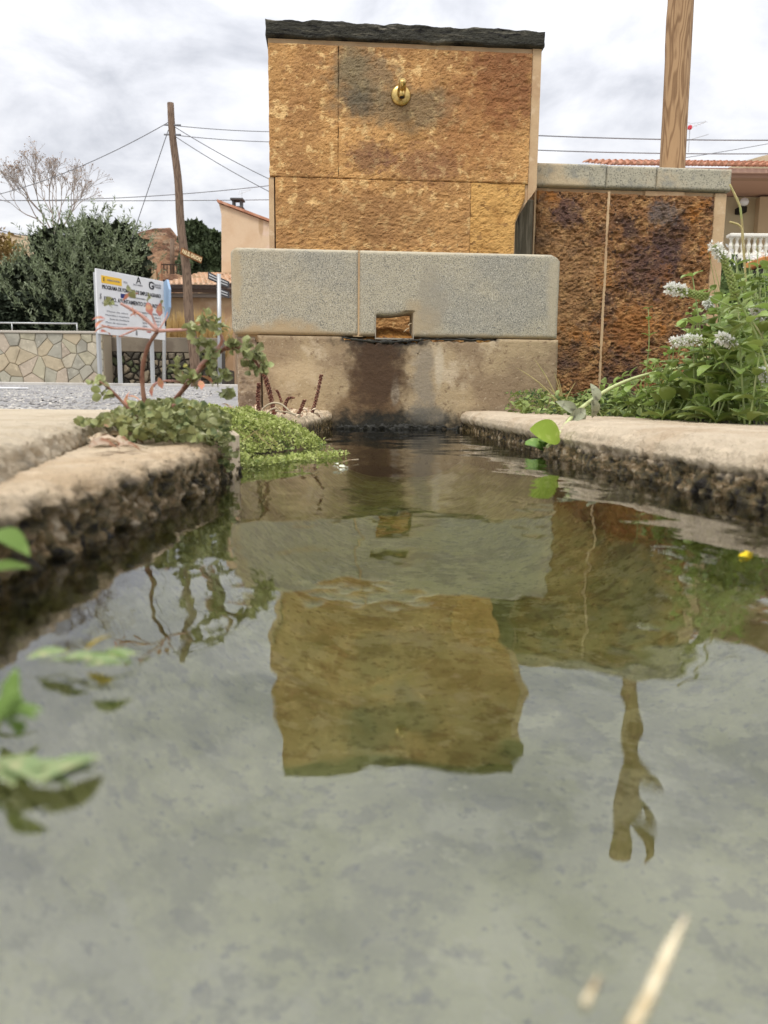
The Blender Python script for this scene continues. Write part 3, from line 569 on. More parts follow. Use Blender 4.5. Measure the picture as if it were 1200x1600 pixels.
QUAD = (np.array([(0, 0, 0), (.35, .45, .06), (0, 1, 0), (-.35, .45, .06)]), [(0, 1, 2, 3)])
SLIM = (np.array([(0, 0, 0), (.11, .45, .03), (0, 1, 0), (-.11, .45, .03)]), [(0, 1, 2, 3)])
def rnd(n): v = rng.normal(size=(n, 3)); return v / np.linalg.norm(v, axis=1, keepdims=True)

m_sp = mat('spurge_leaf', (.29, .31, .13), [((.48, .47, .28), 120, .5, .7, 3, .7)], rand=.45, trans=.2, rough=.6, obj=True)
m_spk = mat('spurge_leaf_red', (.60, .24, .17), [((.50, .33, .16), 90, .45, .62, 3, .7)], rand=.3, trans=.3, rough=.6, obj=True)
m_stem = mat('red_stem', (.21, .095, .06), [((.32, .18, .12), 60, .5, .65), ((.12, .05, .03), 90, .56, .66)], bump=[(200, .0006)], rough=.6)
m_pink = mat('pink_stem', (.52, .30, .25), [((.45, .2, .14), 60, .5, .65)], rough=.6, trans=.1)
LS = leafmesh('spurge_leaf', m_sp, .0125, .0112, .35, .25, 'round', n=4); LK = leafmesh('spurge_leaf_red', m_spk, .016, .011, .3, .3, 'obov', n=4)
def pts_px(L, Y0, Y1=None):
    Y1 = Y0 if Y1 is None else Y1; n = len(L); return [P(x, y, Y0 + (Y1 - Y0) * i / max(1, n - 1)) for i, (x, y) in enumerate(L)]
def smooth_path(p, k=4):
    out = []
    for i in range(len(p) - 1):
        a = p[max(i - 1, 0)]; b_ = p[i]; c = p[i + 1]; d = p[min(i + 2, len(p) - 1)]
        for j in range(k):
            t = j / k; out.append(.5 * ((2 * b_) + (c - a) * t + (2 * a - 5 * b_ + 4 * c - d) * t * t + (3 * b_ - a - 3 * c + d) * t ** 3))
    out.append(p[-1]); return out
def stem(plant, L, Y0, Y1, r0, r1, m, n=7, raw=False, name='stem'):
    p = smooth_path(L if raw else pts_px(L, Y0, Y1)); mb = MB(); k = len(p)
    rr = [(r0 + (r1 - r0) * i / (k - 1)) * (1 + .12 * math.sin(i * 2.3)) for i in range(k)]; mb.tube(p, rr, n); mb.build(name, m, plant, True); return p
sb = P(245, 655, .92); spg = thing('spurge_plant', 'grey-green leafy plant with red-brown stems on the left kerb', 'plant', (sb.x, .92, .045))
stem(spg, [(232, 655), (224, 615), (223, 575), (232, 540), (247, 517)], .88, .86, .0029, .0020, m_stem)
stem(spg, [(247, 517), (222, 494), (203, 482), (188, 474)], .86, .85, .0024, .0014, m_pink)
stem(spg, [(247, 517), (216, 513), (180, 513), (158, 508)], .86, .84, .0016, .0010, m_pink)
stem(spg, [(216, 513), (198, 521), (186, 526)], .85, .84, .0010, .0008, m_pink)
stem(spg, [(247, 517), (238, 494), (230, 474)], .86, .87, .0012, .0008, m_pink)
stem(spg, [(247, 517), (258, 500), (262, 488)], .86, .87, .0010, .0007, m_pink)
stem(spg, [(247, 517), (272, 516), (298, 514), (318, 505)], .86, .88, .0022, .0012, m_pink)
stem(spg, [(244, 658), (276, 622), (306, 584), (336, 556), (350, 545)], .93, .90, .0034, .0024, m_stem)
stem(spg, [(306, 584), (318, 566), (340, 545), (347, 528), (335, 510), (322, 500)], .90, .88, .0026, .0014, m_pink)
stem(spg, [(350, 545), (372, 543), (392, 556), (408, 578)], .90, .91, .0030, .0014, m_stem)
stem(spg, [(246, 650), (262, 640), (278, 634)], .90, .88, .0044, .0038, m_stem)
stem(spg, [(215, 655), (195, 632), (172, 608), (155, 596)], .86, .85, .0020, .0012, m_stem)
stem(spg, [(290, 600), (278, 596), (250, 596), (240, 604)], .91, .88, .0016, .0010, m_pink)
cl = [(172, 470, .85, 6, 10), (205, 455, .85, 2, 6), (232, 468, .86, 2, 7), (252, 478, .87, 1, 5), (300, 512, .87, 6, 12), (322, 500, .88, 14, 20), (340, 512, .88, 8, 14), (330, 545, .89, 12, 16), (312, 532, .89, 8, 14), (362, 540, .90, 12, 16),
      (385, 545, .90, 10, 12), (402, 552, .91, 9, 10), (410, 575, .91, 12, 14), (392, 575, .91, 8, 10), (300, 590, .90, 14, 20), (345, 590, .90, 12, 18), (280, 575, .90, 8, 14), (150, 598, .85, 8, 12), (165, 615, .85, 8, 12), (355, 612, .92, 8, 14), (330, 570, .9, 8, 14)]
nleaf = 0; extra_p = []; extra_d = []
for (x, y, Y, n, sp) in cl:
    c = P(x, y, Y); r = sp * Y / 1200
    for i in range(int(n * 1.05)):
        dv = Vector(rng.normal(size=3)); dv.z = dv.z + .2; dv.normalize()
        put_leaf(LS, spg, c + dv * r * random.uniform(-.1, .7), dv, up=Vector(rng.normal(size=3)), s=random.uniform(.5, .9)); nleaf += 1
    if Y < .868: continue
    dv = rnd(n); extra_p.append(np.array(tuple(c)) + dv * r * rng.uniform(0, .7, (n, 1))); extra_d.append(dv)
for (x, y, Y) in ((152, 497, .845), (164, 512, .845), (168, 520, .845), (157, 503, .845), (208, 484, .85), (213, 490, .85), (240, 603, .88), (250, 596, .88), (322, 590, .90), (232, 478, .86), (208, 460, .86), (250, 480, .87), (314, 598, .88), (200, 618, .87), (212, 622, .87)):
    dv = Vector(rng.normal(size=3)); put_leaf(LK, spg, P(x, y, Y) - dv.normalized() * .006, dv, s=random.uniform(.8, 1.2))
for i in range(60):
    x = random.uniform(130, 345); y = 655 + 38 * (random.random() ** .8) * (1 if x > 190 else .3) - 22 * math.exp(-((x - 260) / 60) ** 2) * random.random(); Y = random.uniform(.74, 1.0)
    dv = Vector((random.gauss(0, .7), -abs(random.gauss(0, .6)), random.uniform(.0, 1)))
    put_leaf(LS, spg, P(x, y, Y), dv, up=Vector(rng.normal(size=3)), s=random.uniform(.55, .95))
# joined remainder of the low foliage
n = 2300; Xp = rng.normal(250, 62, n).clip(125, 352); Yd = rng.uniform(.80, 1.12, n); pos = []
for i in range(n):
    x = Xp[i]; top = 626 + 34 * abs((x - 262) / 110) ** 2; bot = 690 if x > 190 else 664
    p = P(x, rng.uniform(min(top, bot - 4), bot), Yd[i]); p.z = max(p.z, .046); pos.append(p)
hang = [P(rng.uniform(300, 362), rng.uniform(680, 738), rng.uniform(.86, .92)) for i in range(260)]
for p in hang: p.x = max(p.x, -.20); pos.append(p)
pos = np.array([tuple(p) for p in pos]); k = len(pos); dd = rnd(k); dd[:, 2] = abs(dd[:, 2]) * .5
ot = leaf_geo(1, 1.0, .35, .25, 'round', 3)
pos = np.vstack([pos] + extra_p); dd = np.vstack([dd] + extra_d); k = len(pos)
v, f = cloud(pos, dd, rnd(k) * 1.2 + [0, 0, .6], rng.uniform(.005, .0105, k), ot); stuff(mkobj('low_foliage', v, f, mat('spurge_foliage', (.26, .28, .11), [((.46, .46, .27), 60, .52, .66, 3), ((.09, .13, .05), 40, .54, .66, 3), ((.50, .44, .10), 22, .64, .70, 3), ((.50, .28, .18), 26, .68, .72, 3)], trans=.2, rough=.6), spg, True))

# bright green mat of tiny leaves spilling to the water
mt = thing('stonecrop_mat', 'bright yellow-green cushion of tiny leaves spilling into the water', 'plant', (-.28, 1.4, .04))
n = 15000; u = rng.uniform(0, 1, n); wv = rng.normal(0, 1, n)
cx = []
for i in range(n):
    Y = rng.uniform(1.10, 1.64); xe = -.165 + .055 * math.sin(Y * 9) + rng.normal(0, .006) - .03 * (Y - 1.3) ** 2 * 8
    x = rng.uniform(-.37, xe); tt = (x + .37) / (xe + .37); z = .062 * (1 - tt ** 3.2) + .016 * float(math.sin(x * 60) * math.sin(Y * 40)) * (1 - tt) + rng.uniform(-.006, .004); z = max(z, .0015)
    cx.append((x, Y, z))
for i in range(700):
    Y = 0; a = rng.uniform(0, 1); cx.append((-.19 + .115 * a + rng.normal(0, .010), 1.08 + .26 * a * rng.uniform(.5, 1) + rng.normal(0, .02), abs(rng.normal(0, .003)) + .001))
pos = np.array(cx); k = len(pos); dd = rnd(k); dd[:, 2] = abs(dd[:, 2])
v, f = cloud(pos, dd, rnd(k) * .5 + [0, 0, 1], rng.uniform(.004, .0085, k), QUAD)
stuff(mkobj('foliage', v, f, mat('stonecrop', (.33, .38, .10), [((.52, .54, .22), 50, .5, .64, 4), ((.14, .19, .05), 30, .52, .66, 3)], trans=.25, rough=.6), mt))
mb = MB()
for i in range(14):
    x0 = random.uniform(-.34, -.2); y0 = random.uniform(1.1, 1.5); mb.tube([(x0, y0, .03), (x0 + .02, y0 + random.uniform(-.03, .03), .045), (x0 + .05, y0 + random.uniform(-.05, .05), .020)], .0006, 4)
stuff(mb.build('stems', mat('mat_stems', (.30, .25, .10)), mt))
# dark soil wedge under the mat
X, Y = np.meshgrid(np.linspace(-.46, -.19, 30), np.linspace(1.0, 1.75, 40)); Z = .028 - .09 * np.clip((X + .25) / .06, 0, 1) ** 1.5 + .008 * fbm(np.stack([X, Y, X * 0], -1), 40, 3, 9)
Z[:, 0] = -.1; idx = np.arange(X.size).reshape(X.shape); q = np.stack([idx[:-1, :-1], idx[:-1, 1:], idx[1:, 1:], idx[1:, :-1]], -1).reshape(-1, 4)
m_soil = mat('dark_soil', (.045, .034, .022), [((.10, .075, .045), 60, .5, .65)], bump=[(60, .006)])
struct(mkobj('soil', np.stack([X, Y, Z], -1).reshape(-1, 3), q, m_soil, None, True))

# withered scaly stalks
m_wi = mat('withered_stalk', (.16, .055, .035), [((.42, .25, .16), 300, .52, .62, 2), ((.06, .02, .015), 200, .5, .6)], bump=[(300, .002)], rough=.7)
def stalk(L, Y, r, lab):
    p = smooth_path(pts_px(L, Y), 5); b0 = p[0]; t = thing('withered_stalk', lab, 'dry stalk', tuple(b0), 'withered stalks at the foot of the basin')
    mb = MB(); k = len(p); mb.tube(p, [r * .7 * (1 - .25 * i / k) for i in range(k)], 6); mb.build('stem', m_wi, t, True)
    mb = MB()
    for i in range(k * 7):
        a = i * 2.4; q = p[min(int(i / 7), k - 1)].lerp(p[min(int(i / 7) + 1, k - 1)], (i % 7) / 7); o_ = Vector((math.cos(a), math.sin(a), 0))
        lathe(mb, q + o_ * r * .5, o_ + Vector((0, 0, .9)), [(0, r * .42), (r * .6, r * .30)], 4)
    stuff(mb.build('scales', m_wi, t))
stalk([(430, 655), (424, 625), (416, 595), (408, 572)], 1.75, .0062, 'longest thick withered stalk, leaning left')
stalk([(404, 642), (403, 618), (405, 600)], 1.7, .0050, 'upright dark withered stalk left of the thickest one')
stalk([(488, 645), (495, 620), (502, 587)], 1.8, .0048, 'slender withered stalk nearest the drain stain, leaning right')
stalk([(464, 652), (470, 640), (476, 626)], 1.75, .0045, 'short straight withered stalk beside the slender leaning one')
stalk([(444, 648), (446, 632), (452, 622), (458, 622)], 1.75, .0045, 'short withered stalk with a hooked tip')
stalk([(440, 628), (435, 615), (432, 610)], 1.9, .0035, 'tiny pale withered stalk behind the hooked one')
m_ds = mat('dry_stem', (.46, .38, .26), [((.30, .20, .12), 40, .5, .65)], rough=.7)
for j, (L, lab) in enumerate((([(400, 665), (410, 640), (425, 630), (440, 632), (455, 645), (468, 652)], 'tallest arching dry stem over the kerb end'), ([(405, 662), (418, 645), (432, 638), (445, 655), (455, 668)], 'lower arching dry stem under the tallest one'),
                  ([(340, 650), (355, 640), (375, 642), (395, 648)], 'flat dry stem left of the upright stalk'), ([(430, 642), (448, 644), (470, 650)], 'straight dry stem lying on the kerb end'))):
    mb = MB(); p = smooth_path(pts_px(L, 1.7)); mb.tube(p, .0021, 6); tag(mb.build('dead_plant_stalk', m_ds, None, True, base=tuple(p[0])), lab, 'dead plant')
m_lit = mat('dry_leaf', (.58, .46, .33), [((.28, .14, .08), 80, .5, .62)], rand=.3, obj=True, trans=.2)
LD = leafmesh('dry_leaf', m_lit, .02, .011, .6, .4, 'lance', n=4)
dl = thing('leaf_litter', 'curled brown dead leaves heaped at the basin corner', 'leaf litter', (-.25, 1.8, .055))
for i in range(120):
    x = random.uniform(335, 492); p = P(x, random.uniform(636, 662), random.uniform(1.65, 2.1)); p.z = max(p.z, .056) if p.z < .09 else .07
    put_leaf(LD, dl, p, Vector(rng.normal(size=3)) * Vector((1, 1, .5)), s=random.uniform(.5, 1.1))
# pale dry leaf bits lying on the left kerb
dl2 = thing('leaf_litter', 'small pile of dry straw-coloured leaves on the near left kerb', 'leaf litter', tuple(P(150, 690, .8)))
for i in range(16):
    p = G(random.uniform(135, 195), random.uniform(668, 700), .050); put_leaf(LD, dl2, p, (random.gauss(.5, .6), random.gauss(0, .6), .1), s=random.uniform(.8, 1.7))
mb = MB(); mb.tube([G(165, 680, .05), G(195, 690, .049), G(230, 700, .049)], .0010, 5); mb.build('twig', m_ds, dl2)
# white petals floating
m_pet = mat('white_petal', (.75, .76, .62), rough=.6, trans=.2)
LP = leafmesh('petal', m_pet, .012, .009, .3, .2, 'round', n=3)
fd = thing('floating_sprig', 'tiny white dried flower sprig floating on the water', 'floating flower', tuple(G(532, 727, 0)))
for i in range(7): put_leaf(LP, fd, G(532 + random.uniform(-5, 5), 727 + random.uniform(-4, 6), .002), rng.normal(size=3) * [1, 1, .4], s=.7)
mb = MB(); mb.tube([G(536, 722, .002), G(545, 719, .004), G(560, 718, .003)], .0008, 5); mb.build('stem', m_ds, fd)
ye = thing('petal_reflection', 'small yellow petal floating on the water at the right', 'petal', tuple(G(1161, 868, 0)))
LY = leafmesh('yellow_petal', mat('yellow_petal', (.80, .58, .02), trans=.2), .007, .005, .3, .2, 'round', n=3)  # yellow petals added to stand for a flower reflected in the water
for i in range(3): put_leaf(LY, ye, G(1161 + 5 * i - 6, 869 - 2 * i, .001), (1, .3 * i, .1))

# ---- mint
m_mint = mat('mint_leaf', (.235, .31, .075), [((.32, .40, .17), 45, .5, .66, 4), ((.07, .12, .03), 30, .56, .70, 3, .7)], rand=.4, trans=.28, rough=.55, obj=True, bump=[(160, .0012)])
m_mstem = mat('mint_stem', (.27, .34, .12), [((.36, .36, .18), 30, .5, .65)], rough=.6)
m_fl = mat('mint_flower', (.80, .80, .74), [((.62, .56, .62), 90, .55, .68)], rough=.7, trans=.2)
m_bud = mat('mint_bud', (.27, .34, .10), [((.42, .46, .2), 200, .5, .62)], bump=[(200, .002)], trans=.1)
LMs = [leafmesh('mint_leaf', m_mint, .037, .029, .25 + .2 * (i % 2), .1 + .14 * i, 'round', n=5) for i in range(3)]
def spike(plant, p, full=True, r=.0065, white=1.0):
    mb = MB(); k = len(p)
    for i in range(k * 16):
        t = i / (k * 16); j = min(int(t * (k - 1)), k - 2); q = p[j].lerp(p[j + 1], t * (k - 1) - j); a = i * 2.4; ax = (p[j + 1] - p[j]).normalized(); o_ = ax.orthogonal(); o_ = Quaternion(ax, a) @ o_.normalized()
        rr = r * (1 - .5 * t * t); lathe(mb, q + o_ * rr * .45, o_ + ax * .5, [(0, rr * .32), (rr * .5, rr * .28), (rr * .75, rr * .08)], 5)
    stuff(mb.build('bud_whorls', m_bud, plant))
    n = int(340 * white); t0 = 0.55 if white < 1 else .25; pos = []; dr = []
    for i in range(n):
        t = t0 + (1 - t0) * rng.uniform(0, 1); j = min(int(t * (k - 1)), k - 2); q = p[j].lerp(p[j + 1], t * (k - 1) - j); d = Vector(rnd(1)[0]); pos.append(tuple(q + d * r * rng.uniform(.5, 1.15))); dr.append(tuple(d))
    v, f = cloud(np.array(pos), np.array(dr), rnd(n), rng.uniform(.004, .007, n), QUAD); stuff(mkobj('florets', v, f, m_fl, plant))
def mint(path, nodes, lsz, lab, group=None, sp=None, white=1.0, r=.0018, start=.1):
    p = smooth_path([Vector(q) for q in path], 5); t = thing('mint_plant', lab, 'mint plant', tuple(p[0]), group)
    mb = MB(); k = len(p); mb.tube(p, [r * (1 - .5 * i / k) for i in range(k)], 6); mb.build('stem', m_mstem, t, True)
    ph = random.uniform(0, 3)
    for i in range(nodes):
        u = start + (1 - start) * i / max(1, nodes - 1); j = min(int(u * (k - 1)), k - 2); q = p[j].lerp(p[j + 1], u * (k - 1) - j); ax = (p[j + 1] - p[j]).normalized(); o_ = Quaternion(ax, ph + i * 1.57 + random.uniform(-.3, .3)) @ ax.orthogonal().normalized()
        s = lsz * (1 - .6 * (i / nodes) ** 2.2) * random.uniform(.8, 1.15)
        for sg in (1, -1): put_leaf(random.choice(LMs), t, q, o_ * sg + ax * random.uniform(.1, .8) + Vector((0, 0, random.uniform(-.25, .2))), up=ax + Vector((0, 0, .6)), s=s)
    if sp: spike(t, smooth_path([Vector(q) for q in sp], 3), white=white)
    return t
PX = lambda L, Y: pts_px(L, Y)
mint(PX([(1012, 660), (1008, 600), (1014, 540), (1013, 482)], 2.0), 8, .75, 'upright mint shoot with small paired leaves against the rusty wall, left of the flowers')
mint(PX([(1110, 640), (1100, 560), (1092, 500), (1082, 432)], 1.5), 6, 1.0, 'tall upright mint shoot topped by one round leaf, right of the centre flower')
mint(PX([(1215, 640), (1188, 540), (1165, 490), (1150, 462)], 1.25), 5, 1.0, 'tallest mint stem bending left with a long green flower spike', sp=PX([(1150, 465), (1140, 430), (1128, 400), (1115, 384)], 1.25), white=.55)
mint(PX([(1212, 560), (1168, 492), (1140, 478), (1108, 464)], 1.3), 4, .8, 'mint stem reaching left to a horizontal white flower spike', sp=PX([(1106, 464), (1085, 460), (1062, 453), (1044, 450)], 1.3), white=.9, r=.0016)
mint(PX([(1180, 640), (1150, 590), (1110, 535)], 1.4), 4, .9, 'mint stem with paired white flower heads in front of the rusty wall', sp=PX([(1105, 535), (1080, 531), (1050, 535)], 1.4), white=1.2)
mint(PX([(1230, 600), (1195, 560), (1150, 540)], 1.35), 4, .9, 'mint stem with a round white flower head below the long spike', sp=PX([(1150, 545), (1138, 532), (1125, 528)], 1.35), white=1.2)
mint(PX([(1240, 560), (1215, 520), (1198, 498)], 1.3), 3, .9, 'mint stem with a white flower at the right edge, upper one', sp=PX([(1204, 500), (1190, 492), (1180, 484)], 1.3), white=1.0)
mint(PX([(1240, 640), (1220, 610), (1205, 596)], 1.3), 3, .9, 'mint stem with a white flower at the right edge, lower one', sp=PX([(1210, 605), (1198, 592), (1194, 580)], 1.3), white=1.0)
mint(PX([(1130, 600), (1120, 520), (1112, 478)], 1.6), 5, .9, 'mint shoot with a small white flower behind the horizontal spike', sp=PX([(1112, 490), (1110, 480), (1106, 470)], 1.6), white=.7)
for i in range(96):
    px_ = 940 + 290 * random.random() ** .75; Y_ = random.uniform(max(1.2, .63 * 1200 / (px_ - 600)), 2.5) if i % 3 else random.uniform(max(1.2, .63 * 1200 / (px_ - 600)), 1.9); X_ = (px_ - 600) / 1200 * Y_ * 1.01
    line = np.interp(px_, [940, 990, 1050, 1100, 1150, 1200, 1240], [600, 575, 540, 485, 430, 400, 390])
    top = P(px_, min(line + random.uniform(-5, 110), 618), Y_); top.z = max(top.z, .12)
    base = Vector((X_ + random.uniform(-.05, .05), Y_, .045)); mid = base.lerp(top, .5) + Vector((random.uniform(-.03, .03), 0, .01)); top.x += random.uniform(-.04, .03)
    hw = 'tall' if top.z > .34 else ('medium' if top.z > .24 else ('short' if top.z > .16 else 'very low')); rw_ = 'front' if Y_ < 1.6 else ('middle' if Y_ < 2.1 else 'back')
    zn = ['beside the stem leaning to the water', 'left of the paired white flower heads', 'below the horizontal white flower spike', 'below the long green flower spike', 'at the right edge'][int(np.searchsorted([990, 1045, 1105, 1165], px_))]
    hw = random.Random(i).choice(['upright', 'leaning']) + ' ' + hw if abs(top.x - base.x) < 9 else hw
    hw = ('left-leaning ' if top.x < base.x - .02 else ('right-leaning ' if top.x > base.x + .02 else 'upright ')) + hw.split(' ', 1)[1]
    mint([base, mid, top], max(4, min(8, int((top.z - .04) / .026))), random.uniform(.85, 1.35) * (1.2 if Y_ < 1.7 else 1), '%s mint shoot, %s row, %s' % (hw, rw_, zn), 'mint shoots in the leafy patch')
# leaning sprig that dips in the water
sg = thing('leaning_mint_sprig', 'long pale stem leaning over the kerb and dipping its leaves in the water', 'plant sprig', tuple(P(960, 600, 1.6)))
Yb = [1.9, 1.82, 1.72, 1.62, 1.5, 1.38, 1.29, 1.24]; Lp = [(1115, 568), (1060, 575), (1000, 588), (955, 606), (918, 630), (893, 652), (872, 680), (855, 698)]
pp = smooth_path([P(x, y, Y) for (x, y), Y in zip(Lp, Yb)], 4); mb = MB(); mb.tube(pp, [.0026 + .0012 * math.sin(i / len(pp) * 3.1) for i in range(len(pp))], 7); mb.build('stem', mat('pale_stem', (.48, .52, .24), [((.36, .40, .16), 40, .5, .64)], rough=.6), sg, True)
m_wilt = mat('wilted_leaf', (.32, .33, .22), [((.17, .17, .12), 60, .5, .64), ((.45, .45, .33), 90, .56, .66)], rough=.8, trans=.15, bump=[(150, .002)], obj=True)
LW = leafmesh('wilted_leaf', m_wilt, .045, .026, .9, .5, 'round', n=6)
for (x, y, Y, d) in ((905, 640, 1.47, (.2, -.2, -.9)), (925, 625, 1.5, (.3, 0, -1)), (930, 628, 1.5, (-.1, -.1, .9)), (893, 650, 1.4, (-.3, 0, -.8)), (884, 664, 1.35, (-.2, -.2, -1)), (890, 655, 1.38, (.5, 0, .3)), (897, 645, 1.4, (-.5, -.2, .4))):
    put_leaf(LW, sg, P(x, y, Y), d, s=random.uniform(.55, .85), up=(.2, -1, .2), name='wilted_leaf')
m_bl = mat('bright_leaf', (.30, .42, .05), [((.40, .50, .10), 60, .5, .66)], trans=.35, rough=.45, obj=True, bump=[(120, .001)])
LB = leafmesh('bright_leaf', m_bl, .070, .042, .2, .12, 'round', n=8)
put_leaf(LB, sg, P(874, 682, 1.27), P(830, 664, 1.22) - P(874, 678, 1.27), up=(-.3, -1, .35), s=1.0)
LG = leafmesh('floating_leaf', mat('fresh_leaf', (.16, .28, .055), [((.26, .38, .10), 60, .5, .66)], trans=.2, rough=.35, obj=True), .034, .024, .25, .25, 'round', n=6)
c = G(848, 703, .006)
for i in range(11):
    a = i * 2.4; put_leaf(LG, sg, c + Vector((0, 0, .005 * (i % 3))), (math.cos(a), math.sin(a) * .8, .3 + .16 * (i // 3)), up=(0, -.7, .8), s=1.15 - .05 * i)
# low undergrowth right
n = 13000; pos = []
while len(pos) < n:
    X_ = rng.uniform(.36, 2.2); Y_ = rng.uniform(1.5, 2.86)
    if X_ < .62 and Y_ < 1.9: continue
    if Y_ < 1.75 - (X_ - .75) * .3: continue
    if Y_ > 2.36 and X_ < .545: continue
    if (X_ - .62) < .0 and Y_ < 2.0: continue
    h = .02 + .16 * max(0, min(1, (X_ / Y_ - .36) / .14)) + .05 * max(0, float(vnoise(np.array([X_ * 9, Y_ * 9, 0]), 3)) + .5) + (.07 if X_ > .9 else 0)
    pos.append((X_, Y_, .045 + rng.uniform(0, 1) * h))
pos = np.array(pos); dd = rnd(n); dd[:, 2] = abs(dd[:, 2]) * .8
v, f = cloud(pos, dd, rnd(n) * .6 + [0, 0, 1], rng.uniform(.012, .028, n), leaf_geo(1, .6, .2, .25, 'round', 3))
m_und = mat('undergrowth_leaf', (.22, .28, .075), [((.36, .43, .16), 25, .5, .64, 3), ((.05, .08, .025), 14, .48, .62, 3), ((.42, .42, .12), 20, .66, .74, 3)], trans=.25, rough=.6)
ug = stuff(mkobj('undergrowth', v, f, m_und, None, True)); tag(ug, 'low tangle of small green leaves at the foot of the rusty wall', 'undergrowth')
X, Y = np.meshgrid(np.linspace(.34, 2.4, 60), np.linspace(1.45, 2.95, 50)); Z = .048 + .012 * fbm(np.stack([X, Y, X * 0], -1), 12, 4, 4); idx = np.arange(X.size).reshape(X.shape)
cc = np.stack([X, Y, Z], -1).reshape(-1, 3); q = np.stack([idx[:-1, :-1], idx[:-1, 1:], idx[1:, 1:], idx[1:, :-1]], -1).reshape(-1, 4)
struct(mkobj('garden_soil', cc, q, m_soil, None, True))
# dry grass tuft and plastic by the basin corner
m_dg = mat('dry_grass', (.52, .43, .20), [((.38, .42, .16), 20, .5, .65)], trans=.2)
def blade(mb, base, tip, w_, bend=.3):
    base = Vector(base); tip = Vector(tip); n = 6; d = tip - base; side = d.cross(Vector((0, 1, 0))); side = side.normalized() if side.length > 1e-5 else Vector((1, 0, 0)); vs = []
    for i in range(n + 1):
        t = i / n; q = base + d * t + Vector((0, 0, 1)) * bend * d.length * math.sin(math.pi * t) * .5; ww = w_ * (1 - t) ** .6 + .0002
        vs += [q - side * ww, q + Vector((0, -ww * .6, 0)), q + side * ww]
    mb.add(vs, [f_ for i in range(n) for f_ in ((i * 3, i * 3 + 1, i * 3 + 4, i * 3 + 3), (i * 3 + 1, i * 3 + 2, i * 3 + 5, i * 3 + 4))])
gt = thing('dry_grass_tuft', 'tuft of straw-coloured grass bending left beside the basin corner', 'grass tuft', tuple(P(878, 630, 2.3)))
bl = [((876, 632), (806, 574)), ((874, 630), (834, 560)), ((878, 628), (866, 582)), ((872, 630), (828, 588)), ((870, 634), (842, 600)), ((880, 628), (872, 590)), ((884, 626), (900, 596)), ((876, 632), (846, 612)), ((880, 630), (868, 600)), ((878, 630), (854, 604))]
for a, b_ in bl:
    mb = MB(); blade(mb, P(*a, 2.32), P(*b_, 2.30), .0022, .12); mb.build('blade', m_dg, gt)
lt = thing('low_weed', 'dark green low weed between the dry tuft and basin', 'weed', tuple(P(835, 630, 2.32)))
n = 420; pos = np.array([tuple(P(rng.normal(836, 14), rng.uniform(612, 634) , rng.uniform(2.26, 2.35))) for i in range(n)]); pos[:, 2] = np.maximum(pos[:, 2], .056)
v, f = cloud(pos, rnd(n) + [0, 0, .6], rnd(n), rng.uniform(.008, .016, n), SLIM); stuff(mkobj('foliage', v, f, mat('weed_green', (.07, .14, .04), trans=.2), lt))
mb = MB(); pk = [FP(.43 + .014 * i, .055 + .012 * math.sin(i * 2.1), .062 + .006 * abs(math.sin(i * 1.7))) for i in range(9)]; pk2 = [(a[0] + .006, a[1] - .035, .059) for a in pk]
mb.add(pk + pk2, [(i, i + 1, i + 10, i + 9) for i in range(8)]); tag(mb.build('plastic_scrap', mat('black_plastic', (.012, .014, .02), rough=.25, bump=[(60, .004)]), None, False, base=pk[4]), 'crumpled black plastic scrap at the base of the weeds', 'plastic scrap')
# tall grasses at the right
gr = thing('tall_grass', 'thin green grass blades rising beside the right end of the rusty wall', 'grass clump', tuple(P(1180, 560, 1.9)))
for i in range(46):
    x = random.uniform(1140, 1215); b0 = P(x, random.uniform(560, 600), 1.9 + random.uniform(-.3, .5)); xt = x + random.uniform(-45, 30); tp2 = P(xt, random.uniform(370, 470), b0.y)
    mb = MB(); blade(mb, b0, tp2, random.uniform(.0010, .0022), .1); mb.build('blade', m_mstem if i % 2 else m_und, gr)
for (a, b_, c) in (((1160, 345), (1150, 310), (1140, 288)), ((1158, 345), (1155, 320), (1146, 300)), ((1160, 385), (1158, 355), (1140, 347))):
    mb = MB(); p = smooth_path([P(1168, 480, 1.9), P(*a, 1.9), P(*b_, 1.9), P(*c, 1.9)], 3); mb.tube(p, [.0012] * 4 + [.0026] * (len(p) - 4), 5); mb.build('blade', m_dg, gr, True)

# near left: sprig hanging over the water, close to the lens
ns_ = thing('overhanging_sprig', 'blurred green sprig hanging over the water close to the camera at left', 'plant sprig', tuple(P(0, 860, .30)))
m_nl = mat('near_leaf', (.14, .22, .05), [((.24, .34, .10), 60, .5, .66)], trans=.3, obj=True); LN = leafmesh('leaf', m_nl, .022, .009, .3, .3, 'lance', n=6)
put_leaf(LN, ns_, P(-12, 832, .29), P(70, 846, .27) - P(-12, 825, .29), up=(0, -.4, 1), s=1.0)
put_leaf(LN, ns_, P(-30, 900, .28), P(20, 868, .28) - P(-30, 890, .28), up=(0, -.4, 1), s=.8)
mb = MB(); mb.tube(smooth_path([P(-70, 850, .28), P(-40, 858, .28), P(-25, 900, .27), P(-10, 1010, .25)]), .0011, 6); mb.build('stem', m_mstem, ns_, True)
fs2 = thing('floating_leaves', 'blurred pale green leaf sprig lying on the water at the near left', 'floating leaves', tuple(G(20, 1180, 0)))
m_nw = mat('near_pale_leaf', (.22, .29, .13), [((.42, .40, .22), 70, .5, .64)], trans=.2, obj=True); LF = leafmesh('leaf', m_nw, .021, .008, .2, .1, 'lance', n=6)
c = G(-20, 1185, .002)
for i in range(9): a = -1.1 + i * .27; put_leaf(LF, fs2, c + Vector((.0026 * i, -.002 * i, .001 * (i % 3))), (math.cos(a), math.sin(a), .02), up=(0, 0, 1), s=random.uniform(.6, 1.0))
